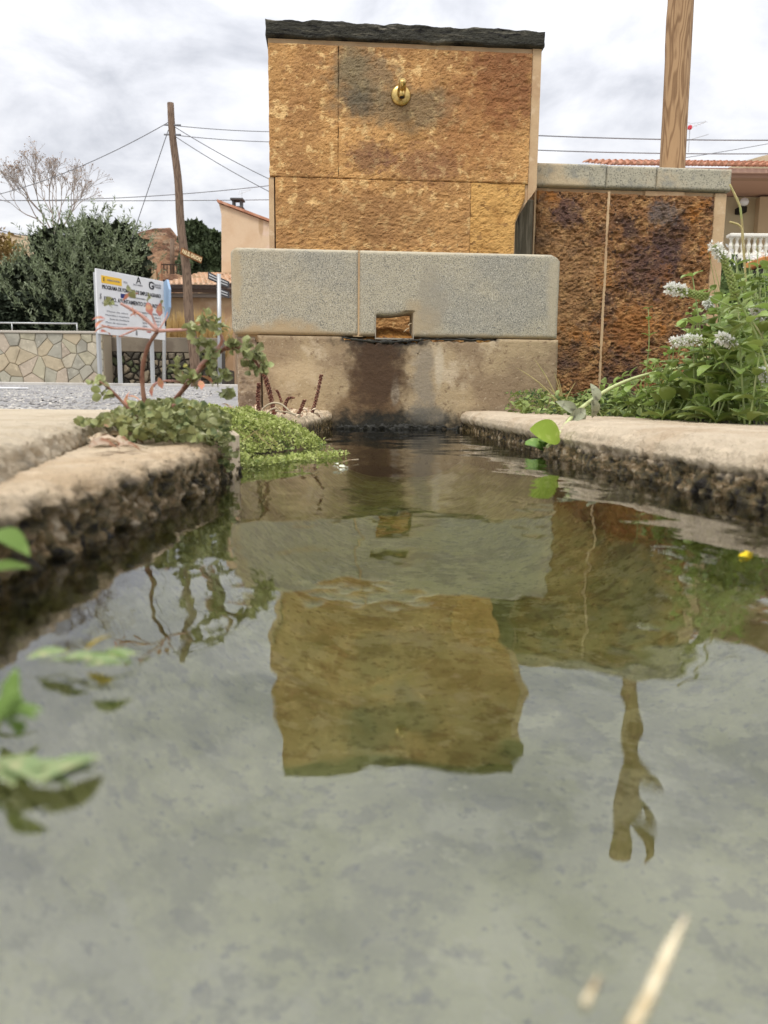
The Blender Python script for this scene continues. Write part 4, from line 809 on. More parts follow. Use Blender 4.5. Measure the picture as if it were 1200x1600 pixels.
for i in range(10): put_leaf(LN, fs2, G(random.uniform(-30, 30), random.uniform(1130, 1180), .003) + Vector((0, 0, random.uniform(.0, .01))), (random.uniform(-.2, 1), random.uniform(-.4, .8), random.uniform(0, .7)), s=.6)
fs3 = thing('floating_leaves', 'blurred leaf cluster with one yellow leaf floating beside the left kerb', 'floating leaves', tuple(G(100, 1030, 0)))
for i in range(7): put_leaf(LF, fs3, G(40 + 18 * i, 1030 + (i % 3) * 5, .003), (random.uniform(.3, 1), random.uniform(-.4, .4), .1), s=.7)
put_leaf(leafmesh('leaf', mat('yellow_leaf', (.62, .45, .04), trans=.3), .013, .007, .2, .1, 'lance', n=4), fs3, G(132, 1018, .004), (.6, .5, .4), s=.9)
put_leaf(LN, fs3, G(140, 1025, .008), (1, -.1, .15), s=.7)
# straws in the water
for (L, r, lab) in (([(985, 1610), (1012, 1560), (1045, 1485), (1072, 1432)], .0010, 'long pale straw floating near the bottom right'), ([(914, 1568), (936, 1524)], .0007, 'short pale straw left of the long one, near the bottom right')):
    p = [G(x, y, .0004) for x, y in L]; mb = MB(); mb.tube(p, [r] * (len(p) - 1) + [r * .4], 6); tag(mb.build('straw', m_straw, None, True, base=tuple(p[0])), lab, 'straw')

# ---------------------------------------------------------------- background, left
def zpx(x, y, Y): return P(x, y, Y).z
def xpx(x, y, Y): return P(x, y, Y).x
def clip_half(poly, a, b, c):
    out = []
    for i in range(len(poly)):
        p, q = poly[i], poly[(i + 1) % len(poly)]; dp = a * p[0] + b * p[1] - c; dq = a * q[0] + b * q[1] - c
        if dp <= 0: out.append(p)
        if (dp < 0) != (dq < 0) and dp != dq:
            t = dp / (dp - dq); out.append((p[0] + (q[0] - p[0]) * t, p[1] + (q[1] - p[1]) * t))
    return out
def voronoi_stones(x0, x1, z0, z1, nx, nz, jit, seed, wrow=None):
    r = random.Random(seed); pts = []
    for j in range(nz):
        for i in range(-1, nx + 1):
            if 0 < i < nx - 1 and r.random() < .14: continue
            pts.append((x0 + (i + .5 + (j % 2) * .5 + r.uniform(-jit, jit)) * (x1 - x0) / nx, z0 + (j + .5 + r.uniform(-jit, jit)) * (z1 - z0) / nz))
    cells = []
    for i, (x, y) in enumerate(pts):
        poly = [(x0, z0), (x1, z0), (x1, z1), (x0, z1)]
        for j, (u, v_) in enumerate(pts):
            if i == j or abs(u - x) > (x1 - x0) / nx * 4: continue
            a, b_ = u - x, v_ - y; poly = clip_half(poly, a, b_, (u * u + v_ * v_ - x * x - y * y) / 2)
            if len(poly) < 3: break
        if len(poly) >= 3: cells.append(poly)
    return cells
def stone_obj(poly, Y, depth, gap, mats, parent, name='stone', bulge=.012):
    cx = sum(p[0] for p in poly) / len(poly); cz = sum(p[1] for p in poly) / len(poly); rr = max(math.hypot(p[0] - cx, p[1] - cz) for p in poly)
    if rr < gap * 1.5: return
    def ins(p, g):
        dx_, dz_ = cx - p[0], cz - p[1]; l = math.hypot(dx_, dz_) or 1; g = min(g, l * .5); return (p[0] + dx_ / l * g, p[1] + dz_ / l * g)
    a = [ins(p, gap) for p in poly]; b_ = [ins(p, gap + depth * .5) for p in poly]; n = len(poly); dd = depth * random.uniform(.6, 1.2); t = random.uniform(-.3, .3)
    vs = [(p[0], Y, p[1]) for p in a] + [(p[0], Y - dd * .7, p[1]) for p in a] + [(p[0], Y - dd - t * (p[0] - cx) * .1, p[1]) for p in b_]
    fs = [(i, (i + 1) % n, n + (i + 1) % n, n + i) for i in range(n)] + [(n + i, n + (i + 1) % n, 2 * n + (i + 1) % n, 2 * n + i) for i in range(n)] + [tuple(range(2 * n, 3 * n))]
    mkobj(name, vs, fs, random.choice(mats), parent)
YW = 13.9
x0, x1 = xpx(-60, 560, YW), xpx(163, 560, YW); z0, z1 = .27, zpx(80, 521, YW)
stw = thing('stone_wall', 'pale wall of irregular fitted stones across the road', 'wall', ((x0 + x1) / 2, YW, z0))
mb = MB(); mb.box(x0, x1, YW, YW + .4, z0, z1 + .0, bev=.0); mb.build('mortar_core', mat('wall_mortar', (.32, .265, .19), [((.33, .27, .19), 3, .45, .6)], bump=[(30, .006)]), stw)
mb = MB(); mb.box(x0, x1 + .02, YW - .05, YW + .42, z1 + .002, z1 + .045, bev=.008); mb.build('coping', mat('wall_coping', (.44, .40, .34)), stw)
sm_ = [mat('wall_stone_%s' % n_, c, [(tuple(k * .78 for k in c), 4, .45, .62, 5), (tuple(min(1, k * 1.2) for k in c), 14, .56, .68, 4)], bump=[(20, .01)]) for n_, c in (('grey', (.36, .34, .27)), ('olive', (.40, .365, .265)), ('pale', (.47, .42, .32)), ('pink', (.43, .36, .28)), ('tan', (.43, .36, .25)), ('slate', (.35, .33, .27)))]
for poly in voronoi_stones(x0 + .01, x1 - .01, z0, z1, 9, 6, .46, 5): stone_obj(poly, YW - .0, .030, .006, sm_, stw)
# railing on the wall
m_gal = mat('galvanised_steel', (.48, .49, .49), rough=.45, metal=.5)
rl = thing('railing', 'low thin grey metal handrail on top of the pale stone wall', 'railing', (x0, YW + .2, z1))
zr_ = zpx(60, 505, YW + .2); mb = MB(); mb.tube([(xpx(-60, 505, YW), YW + .2, zr_), (xpx(114, 505, YW), YW + .2, zr_)], .014, 8); mb.build('rail', m_gal, rl, True)
for x in (10, 113): mb = MB(); mb.tube([(xpx(x, 505, YW), YW + .2, z1 + .02), (xpx(x, 505, YW), YW + .2, zr_)], .012, 8); mb.build('post', m_gal, rl, True)
# low rubble wall right of it
rw = thing('rubble_wall', 'low dark rubble wall with a plastered top band behind the notice board posts', 'wall', (-4.5, YW + .5, .27))
xa, xb = xpx(160, 560, YW + .5), xpx(345, 560, YW + .5); zb = zpx(220, 550, YW + .5); zt = zpx(220, 527, YW + .5)
mb = MB(); mb.box(xa, xb, YW + .5, YW + .9, .2, zb); mb.build('mortar_core', mat('dark_joint', (.06, .05, .04)), rw)
mb = MB(); mb.box(xa, xb, YW + .45, YW + .92, zb, zt, bev=.01); mb.build('plaster_band', mat('grey_plaster', (.20, .165, .12), [((.14, .11, .08), 2, .45, .6)], bump=[(20, .006)]), rw)
rm = [mat('rubble_%s' % n_, c, [(tuple(k * .6 for k in c), 8, .45, .62, 5)], bump=[(20, .015)]) for n_, c in (('brown', (.16, .13, .09)), ('dark', (.07, .06, .045)), ('tan', (.26, .21, .14)), ('moss', (.09, .10, .05)))]
for poly in voronoi_stones(xa, xb, .27, zb, 18, 5, .42, 9): stone_obj(poly, YW + .5, .07, .02, rm, rw)
# notice board
YA, YB = 12.2, 13.5
A0, A1 = P(150, 422, YA), P(152.5, 524, YA); B0, B1 = P(255.5, 437, YB), P(255.5, 529, YB)
bd = thing('notice_board', 'large white public works notice board on three steel posts', 'notice board', ((A0.x + B0.x) / 2, (YA + YB) / 2, .27))
ux = Vector((B0.x - A0.x, B0.y - A0.y, 0)); Wd_ = ux.length; ux.normalize(); nb_ = Vector((ux.y, -ux.x, 0)); ztp = (A0.z + B0.z) / 2; zbt = (A1.z + B1.z) / 2
def BW(s, d, z): p = Vector((A0.x, A0.y, 0)) + ux * s + nb_ * d; return (p.x, p.y, z)
m_wh = mat('white_panel', (.74, .74, .74), [((.68, .68, .67), 3, .45, .65)], rough=.45)
mb = MB(); mb.box(0, Wd_, -.03, 0, zbt, ztp, fr=BW, bev=.004); mb.build('panel', m_wh, bd)
Hb = ztp - zbt
def text(body, s, z, size, m, parent, W=BW, axis=ux, d=.004, bold=0.0, name='lettering', fit=None, up=None, align='LEFT'):
    cu = bpy.data.curves.new(name, 'FONT'); cu.body = body; cu.size = size; cu.extrude = .0015; cu.offset = bold; cu.align_x = align
    to = bpy.data.objects.new('tmp', cu); COL.objects.link(to); bpy.context.view_layer.update(); dg = bpy.context.evaluated_depsgraph_get()
    me = bpy.data.meshes.new_from_object(to.evaluated_get(dg)); bpy.data.objects.remove(to); bpy.data.curves.remove(cu)
    v = np.array([tuple(q.co) for q in me.vertices]); 
    if len(v) == 0: return
    if fit: v[:, 0] *= fit / max(1e-6, (v[:, 0].max() - v[:, 0].min()))
    f = [tuple(p.vertices) for p in me.polygons]; bpy.data.meshes.remove(me)
    ax = Vector(axis); upv = Vector(up) if up is not None else Vector((0, 0, 1)); o0 = Vector(W(s, d, z)); nrm = ax.cross(upv)
    V = [tuple(o0 + ax * a + upv * b_ + nrm * c_) for a, b_, c_ in v]
    return mkobj(name, V, f, m, parent)
m_bk = mat('black_print', (.03, .03, .035)); m_gy = mat('grey_print', (.30, .30, .32)); m_yl = mat('yellow_print', (.85, .52, .06)); m_bu = mat('blue_print', (.03, .04, .16)); m_rd = mat('red_print', (.5, .08, .05))
text('PROGRAMA DE FOMENTO DE EMPLEO AGRARIO', Wd_ * .07, ztp - Hb * .295, .085, m_bk, bd, bold=.001, fit=Wd_ * .87)
text('EXCMO. AYUNTAMIENTO DE GUADIX', Wd_ * .09, ztp - Hb * .475, .09, m_bk, bd, bold=.001, fit=Wd_ * .83)
def rect(s0, s1, z0_, z1_, m, parent, d=.004, name='printed_patch', W=BW):
    mb = MB(); mb.box(s0, s1, .0005, d, z0_, z1_, fr=W); return mb.build(name, m, parent)
rect(Wd_ * .065, Wd_ * .35, ztp - Hb * .205, ztp - Hb * .09, m_yl, bd, name='yellow_logo')
text('E', Wd_ * .085, ztp - Hb * .175, .08, m_bk, bd, d=.006, name='crest'); text('GOBIERNO DE ESPAÑA', Wd_ * .14, ztp - Hb * .16, .035, m_gy, bd, d=.006, fit=Wd_ * .18)
text('PFEA', Wd_ * .375, ztp - Hb * .15, .04, m_gy, bd)
text('A', Wd_ * .565, ztp - Hb * .12, .16, m_bk, bd, name='logo'); text('Junta de Andalucía', Wd_ * .52, ztp - Hb * .155, .04, m_gy, bd, fit=Wd_ * .14)
text('G', Wd_ * .755, ztp - Hb * .17, .17, m_bk, bd, bold=.004, name='logo'); rect(Wd_ * .762, Wd_ * .80, ztp - Hb * .068, ztp - Hb * .058, m_bk, bd)
text('Diputación', Wd_ * .83, ztp - Hb * .10, .06, m_gy, bd, fit=Wd_ * .12); text('de Granada', Wd_ * .83, ztp - Hb * .14, .06, m_gy, bd, fit=Wd_ * .12)
rect(Wd_ * .33, Wd_ * .41, ztp - Hb * .395, ztp - Hb * .325, m_bu, bd, name='blue_flag'); text('UNIÓN EUROPEA FONDO DE DESARROLLO', Wd_ * .45, ztp - Hb * .37, .03, m_gy, bd, fit=Wd_ * .25)
rr_ = random.Random(4)
for i, (a, b_) in enumerate(((.06, .22), (.45, .40), (.12, .30), (.10, .34), (.16, .28), (.10, .30), (.12, .22))):
    t_ = ['Denominación de la obra', 'Presupuesto total de la obra', 'Mano de obra', 'Materiales y maquinaria', 'Junta de Andalucía', 'Plazo de ejecución', 'Empresa'][i]
    text(t_, Wd_ * a, ztp - Hb * (.53 + i * .058), .036, m_gy, bd, fit=Wd_ * b_)
for i in range(5): text('%d.%03d,%02d €' % (rr_.randint(10, 99), rr_.randint(0, 999), rr_.randint(0, 99)), Wd_ * .80, ztp - Hb * (.60 + i * .055), .036, m_gy, bd, fit=Wd_ * .13); text('%s' % 'SEPE', Wd_ * .64, ztp - Hb * (.60 + i * .055), .036, m_gy, bd, fit=Wd_ * .07)
text('Ayto.', Wd_ * .055, ztp - Hb * .46, .05, m_bk, bd, axis=(0, 0, 1), up=tuple(-ux), d=.004, fit=Hb * .09); text('2021', Wd_ * .555, ztp - Hb * .97, .05, m_bk, bd, axis=(0, 0, 1), up=tuple(-ux), fit=Hb * .08)
text('Guadix', Wd_ * .70, ztp - Hb * .90, .05, m_rd, bd, fit=Wd_ * .07)
for fx in (.30, .80): mb = MB(); mb.box(Wd_ * fx, Wd_ * fx + .05, -.085, -.035, .27, ztp - .05, fr=BW); mb.build('post', m_gal, bd)
mb = MB(); mb.box(.02, .07, -.085, -.035, .27, ztp - .05, fr=BW); mb.build('post', m_gal, bd)
# traffic sign seen from the side, right behind the board
tsn = thing('traffic_sign', 'blue traffic sign seen edge-on on a grey post behind the board', 'traffic sign', tuple(P(257, 598, 13.9)))
YS = 13.9; mb = MB(); mb.tube([P(256.5, 600, YS), P(256.5, 440, YS)], .032, 10); mb.build('post', m_gal, tsn, True)
oct_ = [P(x, y, YS - .05 - k) for (x, y, k) in ((257, 441, .0), (262, 437, .30), (265.5, 452, .42), (265.5, 480, .42), (262.5, 494, .3), (257, 502, .0))]
cen = sum(oct_, Vector()) / 6; nrm = (oct_[2] - oct_[0]).cross(oct_[3] - oct_[0]).normalized() * .02
mb = MB(); mb.add([tuple(p + nrm) for p in oct_] + [tuple(p - nrm) for p in oct_], [(5, 4, 3, 2, 1, 0), (6, 7, 8, 9, 10, 11)] + [(i, (i + 1) % 6, 6 + (i + 1) % 6, 6 + i) for i in range(6)]); mb.build('plate', mat('sign_back', (.30, .42, .58), rough=.4), tsn)
mb = MB(); mb.box(P(256, 441, YS).x, P(259, 441, YS).x, YS - .06, YS - .03, P(257, 510, YS).z, P(257, 438, YS).z); mb.build('rim', m_dark, tsn)
# leaning utility pole
m_pole = wood_mat('pole_wood', (.20, .135, .09), (.075, .045, .03), 3)
YP = 12.6; pa, pbm = P(306, 596, YP), P(266, 161, YP)
up = thing('utility_pole', 'leaning old wooden utility pole with a bar sign nailed to it', 'utility pole', tuple(pa))
mb = MB(); k = 24; pts_ = [pa.lerp(pbm, i / k) + Vector((.012 * math.sin(i * .8), 0, 0)) for i in range(k + 1)]; pts_.insert(0, pa + Vector((0, 0, -.3))); mb.tube(pts_, [.085] + [.083 - .033 * i / k for i in range(k + 1)], 12); mb.build('shaft', m_pole, up, True)
sgn = [P(280, 388, YP - .1), P(312, 403, YP + .15)]; us_ = (Vector((sgn[1].x - sgn[0].x, sgn[1].y - sgn[0].y, 0))); ln_ = us_.length
us3 = (sgn[1] - sgn[0]).normalized(); n3 = Vector((us3.y, -us3.x, 0)).normalized(); u3 = n3.cross(us3) * -1
if u3.z < 0: u3 = -u3
def SW(s, d, z): p = sgn[0] + us3 * s + n3 * (d + .09) + u3 * z; return tuple(p)
Ls = (sgn[1] - sgn[0]).length; Hs = .10
mb = MB(); mb.box(0, Ls, -.02, 0, -Hs, 0, fr=SW); mb.build('sign_board', mat('sign_wood', (.24, .10, .035), [((.34, .17, .06), 20, .5, .65)]), up)
text('BAR EL GAUCHO', Ls * .03, -Hs * .80, .085, mat('cream_paint', (.78, .62, .36)), up, W=lambda s, d, z: SW(s, d, z), axis=tuple(us3), up=tuple(u3), fit=Ls * .94, bold=.004)
# cables
m_cab = mat('cable', (.20, .20, .21), rough=.6)
def cable(L, Ya, Yb, sag, lab, r=.0065):
    pts_ = []; a = P(*L[0], Ya); b_ = P(*L[1], Yb)
    for i in range(17):
        t = i / 16; p = a.lerp(b_, t); p.z -= sag * 4 * t * (1 - t); pts_.append(p)
    mb = MB(); mb.tube(pts_, r, 5); tag(mb.build('overhead_cable', m_cab, None, True, base=tuple(pts_[0])), lab, 'cable', 'overhead cables')
cable([(265, 190), (-20, 308)], YP, 14, .12, 'cable running down left from the leaning pole top over the bare tree')
cable([(263, 203), (206, 372)], YP, 13.5, .0, 'steep guy wire from the leaning pole top down behind the olive tree')
cable([(270, 196), (436, 206)], YP, 14, .02, 'upper near-level cable right of the leaning pole')
cable([(271, 211), (436, 222)], YP, 14, .02, 'lower near-level cable right of the leaning pole')
cable([(271, 197), (430, 284)], YP, 12, .03, 'upper sloping cable from the leaning pole to the tall wall')
cable([(272, 212), (430, 304)], YP, 12, .03, 'lower sloping cable from the leaning pole to the tall wall')
cable([(-20, 313), (430, 289)], 22, 22, .12, 'faint upper far cable crossing behind the leaning pole', .011)
cable([(-20, 313), (430, 312)], 22, 22, .02, 'faint lower far cable crossing behind the leaning pole', .011)
cable([(800, 210), (1230, 219)], 14, 14, .03, 'upper level cable right of the tall wall', .010)
cable([(800, 233), (1230, 240)], 14, 14, .03, 'lower level cable right of the tall wall', .009)
cable([(1060, 248), (1230, 219)], 16, 16, .01, 'faint rising cable behind the timber post', .006)
cable([(-20, 355), (40, 368)], 18, 18, .01, 'short low cable at the far left edge', .010)
mb = MB()
for z_ in (196, 211): q = P(269, z_, YP); mb.tube([q + Vector((-.12, -.02, 0)), q + Vector((.14, -.02, 0))], .012, 6)
mb.build('insulator_bracket', m_cab, up)

# olive tree
ot_ = thing('olive_tree', 'broad dense grey-green olive tree behind the pale stone wall', 'tree', (P(110, 520, 16).x, 16, .9))
Yo = 16.; cen = [(60, 440, 70), (110, 400, 75), (160, 390, 68), (190, 430, 62), (120, 450, 80), (40, 470, 62), (90, 480, 75), (160, 470, 65), (145, 370, 42), (205, 395, 42), (20, 440, 45), (75, 385, 40), (10, 500, 50), (215, 440, 32), (130, 500, 60), (190, 370, 28)]
pos = []; dr = []; sx = []
for (x, y, r) in cen:
    c = P(x, y, Yo + random.uniform(-.5, .5)); R = r * Yo / 1200 * .86; ns2 = int(75 * (r / 60) ** 2)
    for i in range(ns2):
        d = rnd(1)[0]; d[2] = d[2] * .9; b0 = np.array(tuple(c)) + d * R * rng.uniform(.45, 1.0) * [1, .9, 1]; sd = d * .5 + np.array([rng.normal(0, .25), rng.normal(0, .25), .9]); sd /= np.linalg.norm(sd); Ln = rng.uniform(.18, .42)
        m_ = 22; t = np.linspace(0, 1, m_)[:, None]; pp_ = b0 + sd * Ln * t; ld = sd[None] * .8 + rnd(m_) * .75
        pos.append(pp_); dr.append(ld); sx.append(rng.uniform(.055, .095, m_))
pos = np.vstack(pos); dr = np.vstack(dr); sx = np.concatenate(sx)
v, f = cloud(pos, dr, rnd(len(pos)), sx, (SLIM[0] * [1.3, 1, 1], SLIM[1]))
m_olive = mat('olive_leaf', (.19, .23, .12), [((.35, .39, .25), 6, .48, .62, 7), ((.085, .105, .06), 5, .54, .66, 5)], trans=.15, rough=.5)
stuff(mkobj('crown', v, f, m_olive, ot_))
# dark leaves inside the crown, its inner shade put into their colour
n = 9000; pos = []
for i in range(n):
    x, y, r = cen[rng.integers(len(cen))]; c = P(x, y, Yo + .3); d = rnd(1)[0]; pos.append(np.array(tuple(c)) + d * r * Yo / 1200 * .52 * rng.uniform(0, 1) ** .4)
pos = np.array(pos); pos[:, 2] = np.maximum(pos[:, 2], .9); v, f = cloud(pos, rnd(n), rnd(n), rng.uniform(.14, .24, n), QUAD); stuff(mkobj('inner_shade_foliage', v, f, mat('inner_leaf', (.028, .036, .018), rough=.8), ot_))
mb = MB(); mb.tube([(ot_.location.x, 16, .3), (ot_.location.x + .1, 16, 1.2), (ot_.location.x, 16.1, 2.2)], [.2, .15, .08], 10)
for a in range(6): mb.tube([(ot_.location.x + .1, 16, 1.2), (ot_.location.x + .1 + math.cos(a) * .3, 16.2 + math.sin(a) * .2, 1.9), (ot_.location.x + .1 + math.cos(a) * .6, 16.3 + math.sin(a) * .3, 2.5)], [.08, .05, .02], 6)
mb.build('trunk', mat('olive_bark', (.12, .10, .08), bump=[(20, .02)]), ot_, True)
# hedge added as dark backing behind the rail, shade put into its colour
hd = thing('dark_backing_hedge', 'dark shaded hedge behind the handrail on the stone wall', 'hedge', (P(70, 520, 15).x, 15.2, .9)); n = 9000
xx = rng.uniform(P(-60, 500, 15.3).x, P(158, 500, 15.3).x, n); zz = rng.uniform(.8, zpx(80, 455, 15.3), n); pos = np.stack([xx, 15.35 + .25 * vnoise(np.stack([xx * 2, zz * 2, xx * 0], -1), 3) + rng.uniform(0, .5, n), zz], -1)
v, f = cloud(pos, rnd(n), rnd(n), rng.uniform(.06, .13, n), QUAD); stuff(mkobj('foliage', v, f, mat('hedge_leaf', (.030, .042, .022), [((.07, .085, .045), 3, .55, .7, 5)], rough=.7), hd))
mb = MB(); mb.box(P(-60, 500, 15.7).x, P(162, 500, 15.7).x, 15.9, 16.2, .3, zpx(80, 462, 15.9), bev=.05); mb.build('woody_core', mat('hedge_core', (.012, .012, .009)), hd)  # near-black box that gives the hedge its inner shade by colour
# rusty yellow shrub at the far left
ys_ = thing('autumn_shrub', 'rusty yellow shrub at the left edge behind the olive tree', 'shrub', (P(5, 500, 17).x, 17, .9)); n = 7000
c0 = [(0, 420, 48), (-20, 400, 50), (20, 450, 40), (-10, 470, 55)]; pos = []
for i in range(n):
    x, y, r = c0[rng.integers(4)]; pos.append(np.array(tuple(P(x, y, 17))) + rnd(1)[0] * r * 17 / 1200 * rng.uniform(.3, 1) ** .5)
v, f = cloud(np.array(pos), rnd(n), rnd(n), rng.uniform(.05, .11, n), QUAD); stuff(mkobj('crown', v, f, mat('autumn_leaf', (.22, .14, .05), [((.34, .25, .07), 3, .5, .66, 4), ((.10, .12, .045), 2.5, .5, .7, 4)], trans=.15), ys_))
mb = MB()
for a in range(5): mb.tube([(ys_.location.x, 17, .4), (ys_.location.x + .4 * math.cos(a * 1.3), 17, 1.4), (ys_.location.x - .3 + .4 * math.cos(a * 1.3), 17.4, 2.0)], [.05, .03, .012], 6)
mb.build('stems', mat('shrub_bark', (.13, .09, .06)), ys_, True)
# bare tree
bt = thing('bare_tree', 'small leafless tree with fine pinkish twigs above the olive tree', 'tree', (P(85, 520, 18).x, 18, .9))
mbt = MB(); rb = random.Random(12); leafp = []; sub = MB()
def grow(p, d, L, r, depth):
    k = 3; pts_ = [p]; q = p.copy(); dd = d.copy()
    for i in range(k):
        dd = (dd + Vector((rb.gauss(0, .10), rb.gauss(0, .10), rb.gauss(.03, .06)))).normalized(); q = q + dd * L / k; pts_.append(q.copy())
    (mbt if depth > 4 else sub).tube(pts_, [r * (1 - .3 * i / k) for i in range(k + 1)], 4 if depth < 5 else 6, cap=False)
    if depth == 0: leafp.append(q); return
    for j in range(3 if rb.random() < .45 else 2):
        ax = Vector((rb.gauss(0, 1), rb.gauss(0, 1), rb.gauss(0, .4))).normalized(); nd = (Quaternion(ax, rb.uniform(.22, .62)) @ dd); nd = (nd + Vector((0, 0, .08))).normalized(); grow(q, nd, L * rb.uniform(.66, .88), r * .70, depth - 1)
tb0 = P(78, 400, 18)
grow(Vector((tb0.x + .12, 18, .6)), Vector((-.02, 0, 1)), zpx(78, 345, 18) - 1.2, .045, 1) if False else None
mbt.tube([(tb0.x + .15, 18, .4), (tb0.x + .08, 18, 1.6), P(84, 365, 18)], [.07, .055, .035], 7)
for (dx_, dz_) in ((-.45, .9), (.05, 1), (.42, .9), (-.75, .62), (.6, .55)):
    grow(Vector(P(84, 368, 18)), Vector((dx_, rb.uniform(-.3, .3), dz_)).normalized(), rb.uniform(.40, .56), .020, 6)
mbark = mat('pale_bark', (.30, .24, .21)); mbt.build('trunk', mbark, bt, True); stuff(sub.build('twigs', mat('twig_bark', (.33, .28, .24)), bt))
lp = np.array([tuple(p) for p in leafp]); n = len(lp); v, f = cloud(lp, rnd(n), rnd(n), rng.uniform(.02, .05, n), QUAD); stuff(mkobj('dry_buds', v, f, mat('dry_bud', (.38, .28, .21)), bt))

# hills
def hill(name, pts_px_, Y, depth, m, seed):
    """outline of a rise in the photo becomes a ridge; slopes fall away in front and behind"""
    xs_ = np.array([P(x, y, Y).x for x, y in pts_px_]); zs_ = np.array([P(x, y, Y).z for x, y in pts_px_]); n = 140; U = np.linspace(xs_[0], xs_[-1], n); Z0 = np.interp(U, xs_, zs_); k = 60; T = np.linspace(-1, 1, k)
    Xg, Tg = np.meshgrid(U, T); prof = np.clip(1 - np.abs(Tg) ** 1.6, 0, 1); st = fbm(np.stack([Xg * .25, Tg * 6, Xg * 0], -1), 1, 4, seed)
    Zg = .2 + (Z0[None, :] - .2) * prof; Zg = Zg + (prof > .02) * (prof < .98) * .35 * st * (Y / 80) * 2.0 * (1 - prof) ** .5; Yg = Y + Tg * depth + st * depth * .10
    idx = np.arange(Xg.size).reshape(Xg.shape); q = np.stack([idx[:-1, :-1], idx[:-1, 1:], idx[1:, 1:], idx[1:, :-1]], -1).reshape(-1, 4)
    return struct(mkobj(name, np.stack([Xg, Yg, Zg], -1).reshape(-1, 3), q, m, None, False))
m_hill = mat('red_hill', (.44, .25, .14), [((.24, .12, .07), .6, .45, .58, 8), ((.48, .33, .21), .9, .54, .62, 8), ((.08, .065, .035), 1.6, .57, .62, 8, .85)], bump=[(1.0, 1.2), (3, .4)], rough=.95, stretch=(1, 1, 2.2))
hill('hill', [(170, 470), (190, 415), (205, 384), (222, 363), (245, 358), (268, 357), (280, 372), (300, 384), (325, 400), (360, 420), (400, 450)], 85, 12, m_hill, 4)
m_hill2 = mat('dry_hill', (.36, .27, .17), [((.26, .20, .12), .1, .45, .6, 5), ((.14, .13, .07), .3, .58, .66, 5, .8)], bump=[(1, .5)], rough=.95)
hill('hill', [(-900, 470), (-500, 380), (-200, 372), (-60, 366), (20, 366), (60, 372), (120, 400), (200, 430), (300, 470)], 160, 40, m_hill2, 6)
hill('hill', [(850, 470), (950, 330), (1060, 300), (1120, 270), (1150, 255), (1200, 246), (1300, 243), (1600, 300), (1900, 470)], 150, 40, m_hill2, 8)
# pines by the hill
def pine(cl_, Y, lab, seed, n=1100, leafs=.5):
    c0 = P(cl_[0][0], cl_[0][1], Y); t = thing('pine_tree', lab, 'pine tree', (c0.x, Y, .3), 'dark pines between hill and peach house'); pos = []
    for i in range(n * len(cl_)):
        x, y, r = cl_[i % len(cl_)]; d = rnd(1)[0]; d[2] *= .8; R = r * Y / 1200; pos.append(np.array(tuple(P(x, y, Y))) + d * R * rng.uniform(.35, 1) ** .6 * (1 + .25 * float(vnoise(d * 2.5 + seed, 2))))
    k = len(pos); v, f = cloud(np.array(pos), rnd(k) + [0, 0, .5], rnd(k), rng.uniform(.5, 1, k) * leafs, QUAD); stuff(mkobj('crown', v, f, m_pine, t))
    mb = MB(); mb.tube([(c0.x, Y, .3), (c0.x, Y, c0.z)], [.25, .12], 8); mb.build('trunk', m_pole, t, True)
m_pine = mat('pine_needles', (.055, .075, .03), [((.10, .13, .05), .8, .5, .66, 5), ((.025, .035, .015), 1.2, .5, .66, 4)], rough=.7)
pine([(303, 362, 17), (310, 376, 15), (296, 380, 14), (306, 392, 14), (314, 366, 11)], 60, 'tallest dark pine just right of the leaning pole', 1)
pine([(334, 374, 12), (340, 383, 12), (330, 388, 9)], 62, 'small round dark pine beside the peach house', 2)
pine([(330, 404, 22), (345, 410, 20), (318, 415, 20), (300, 418, 18), (340, 425, 20), (312, 400, 12)], 50, 'low spreading dark pine behind the tiled roof', 3, 1800)

# low building with a tiled roof
m_tile = mat('roof_tile', (.74, .50, .33), [((.66, .50, .36), 6, .5, .64, 5), ((.40, .23, .14), 8, .54, .66, 5), ((.45, .33, .2), 2, .5, .7)], bump=[(25, .01)], rough=.85)
m_tile2 = mat('roof_tile_red', (.48, .22, .13), [((.58, .33, .22), 6, .5, .64, 5), ((.28, .13, .09), 8, .54, .66, 5)], bump=[(25, .01)], rough=.85)
m_fas = mat('dark_timber', (.05, .03, .02)); m_och_w = mat('ochre_plaster', (.52, .36, .21), [((.44, .28, .16), 1.2, .45, .6, 5), ((.58, .44, .30), 2.5, .54, .68)], bump=[(10, .01)])
def tiled_roof(parent, xa, xb, Ye, ze, Yr, zr__, pitch, m, course=.38, name='roof_tiles'):
    """barrel tiles: rows of stepped half tubes from eave to ridge"""
    mb = MB(); n = int((xb - xa) / pitch); Lr = math.hypot(Yr - Ye, zr__ - ze); nc = max(2, int(Lr / course)); ey, ez = (Yr - Ye) / Lr, (zr__ - ze) / Lr; ny_, nz_ = -ez, ey
    for i in range(n):
        xc = xa + (i + .5) * pitch
        for j in range(nc):
            a = j * Lr / nc; b_ = (j + 1) * Lr / nc + .04; vs = []
            for (t, r, lift) in ((a, pitch * .36, .035), (b_, pitch * .28, .0)):
                for k in range(6):
                    an = math.pi * k / 5; h = math.sin(an) * r * 1.1 + lift; xx_ = xc + math.cos(an) * r + .004 * math.sin(i * 7 + j * 3); vs.append((xx_, Ye + ey * t + ny_ * h, ze + ez * t + nz_ * h))
            mb.add(vs, [(k, k + 1, 7 + k, 6 + k) for k in range(5)] + [(5, 4, 3, 2, 1, 0)])
    return stuff(mb.build(name, m, parent))
lb = thing('low_building', 'low ochre building with a sunlit clay tile roof behind the leaning pole', 'building', (P(300, 590, 17).x, 17, .27))
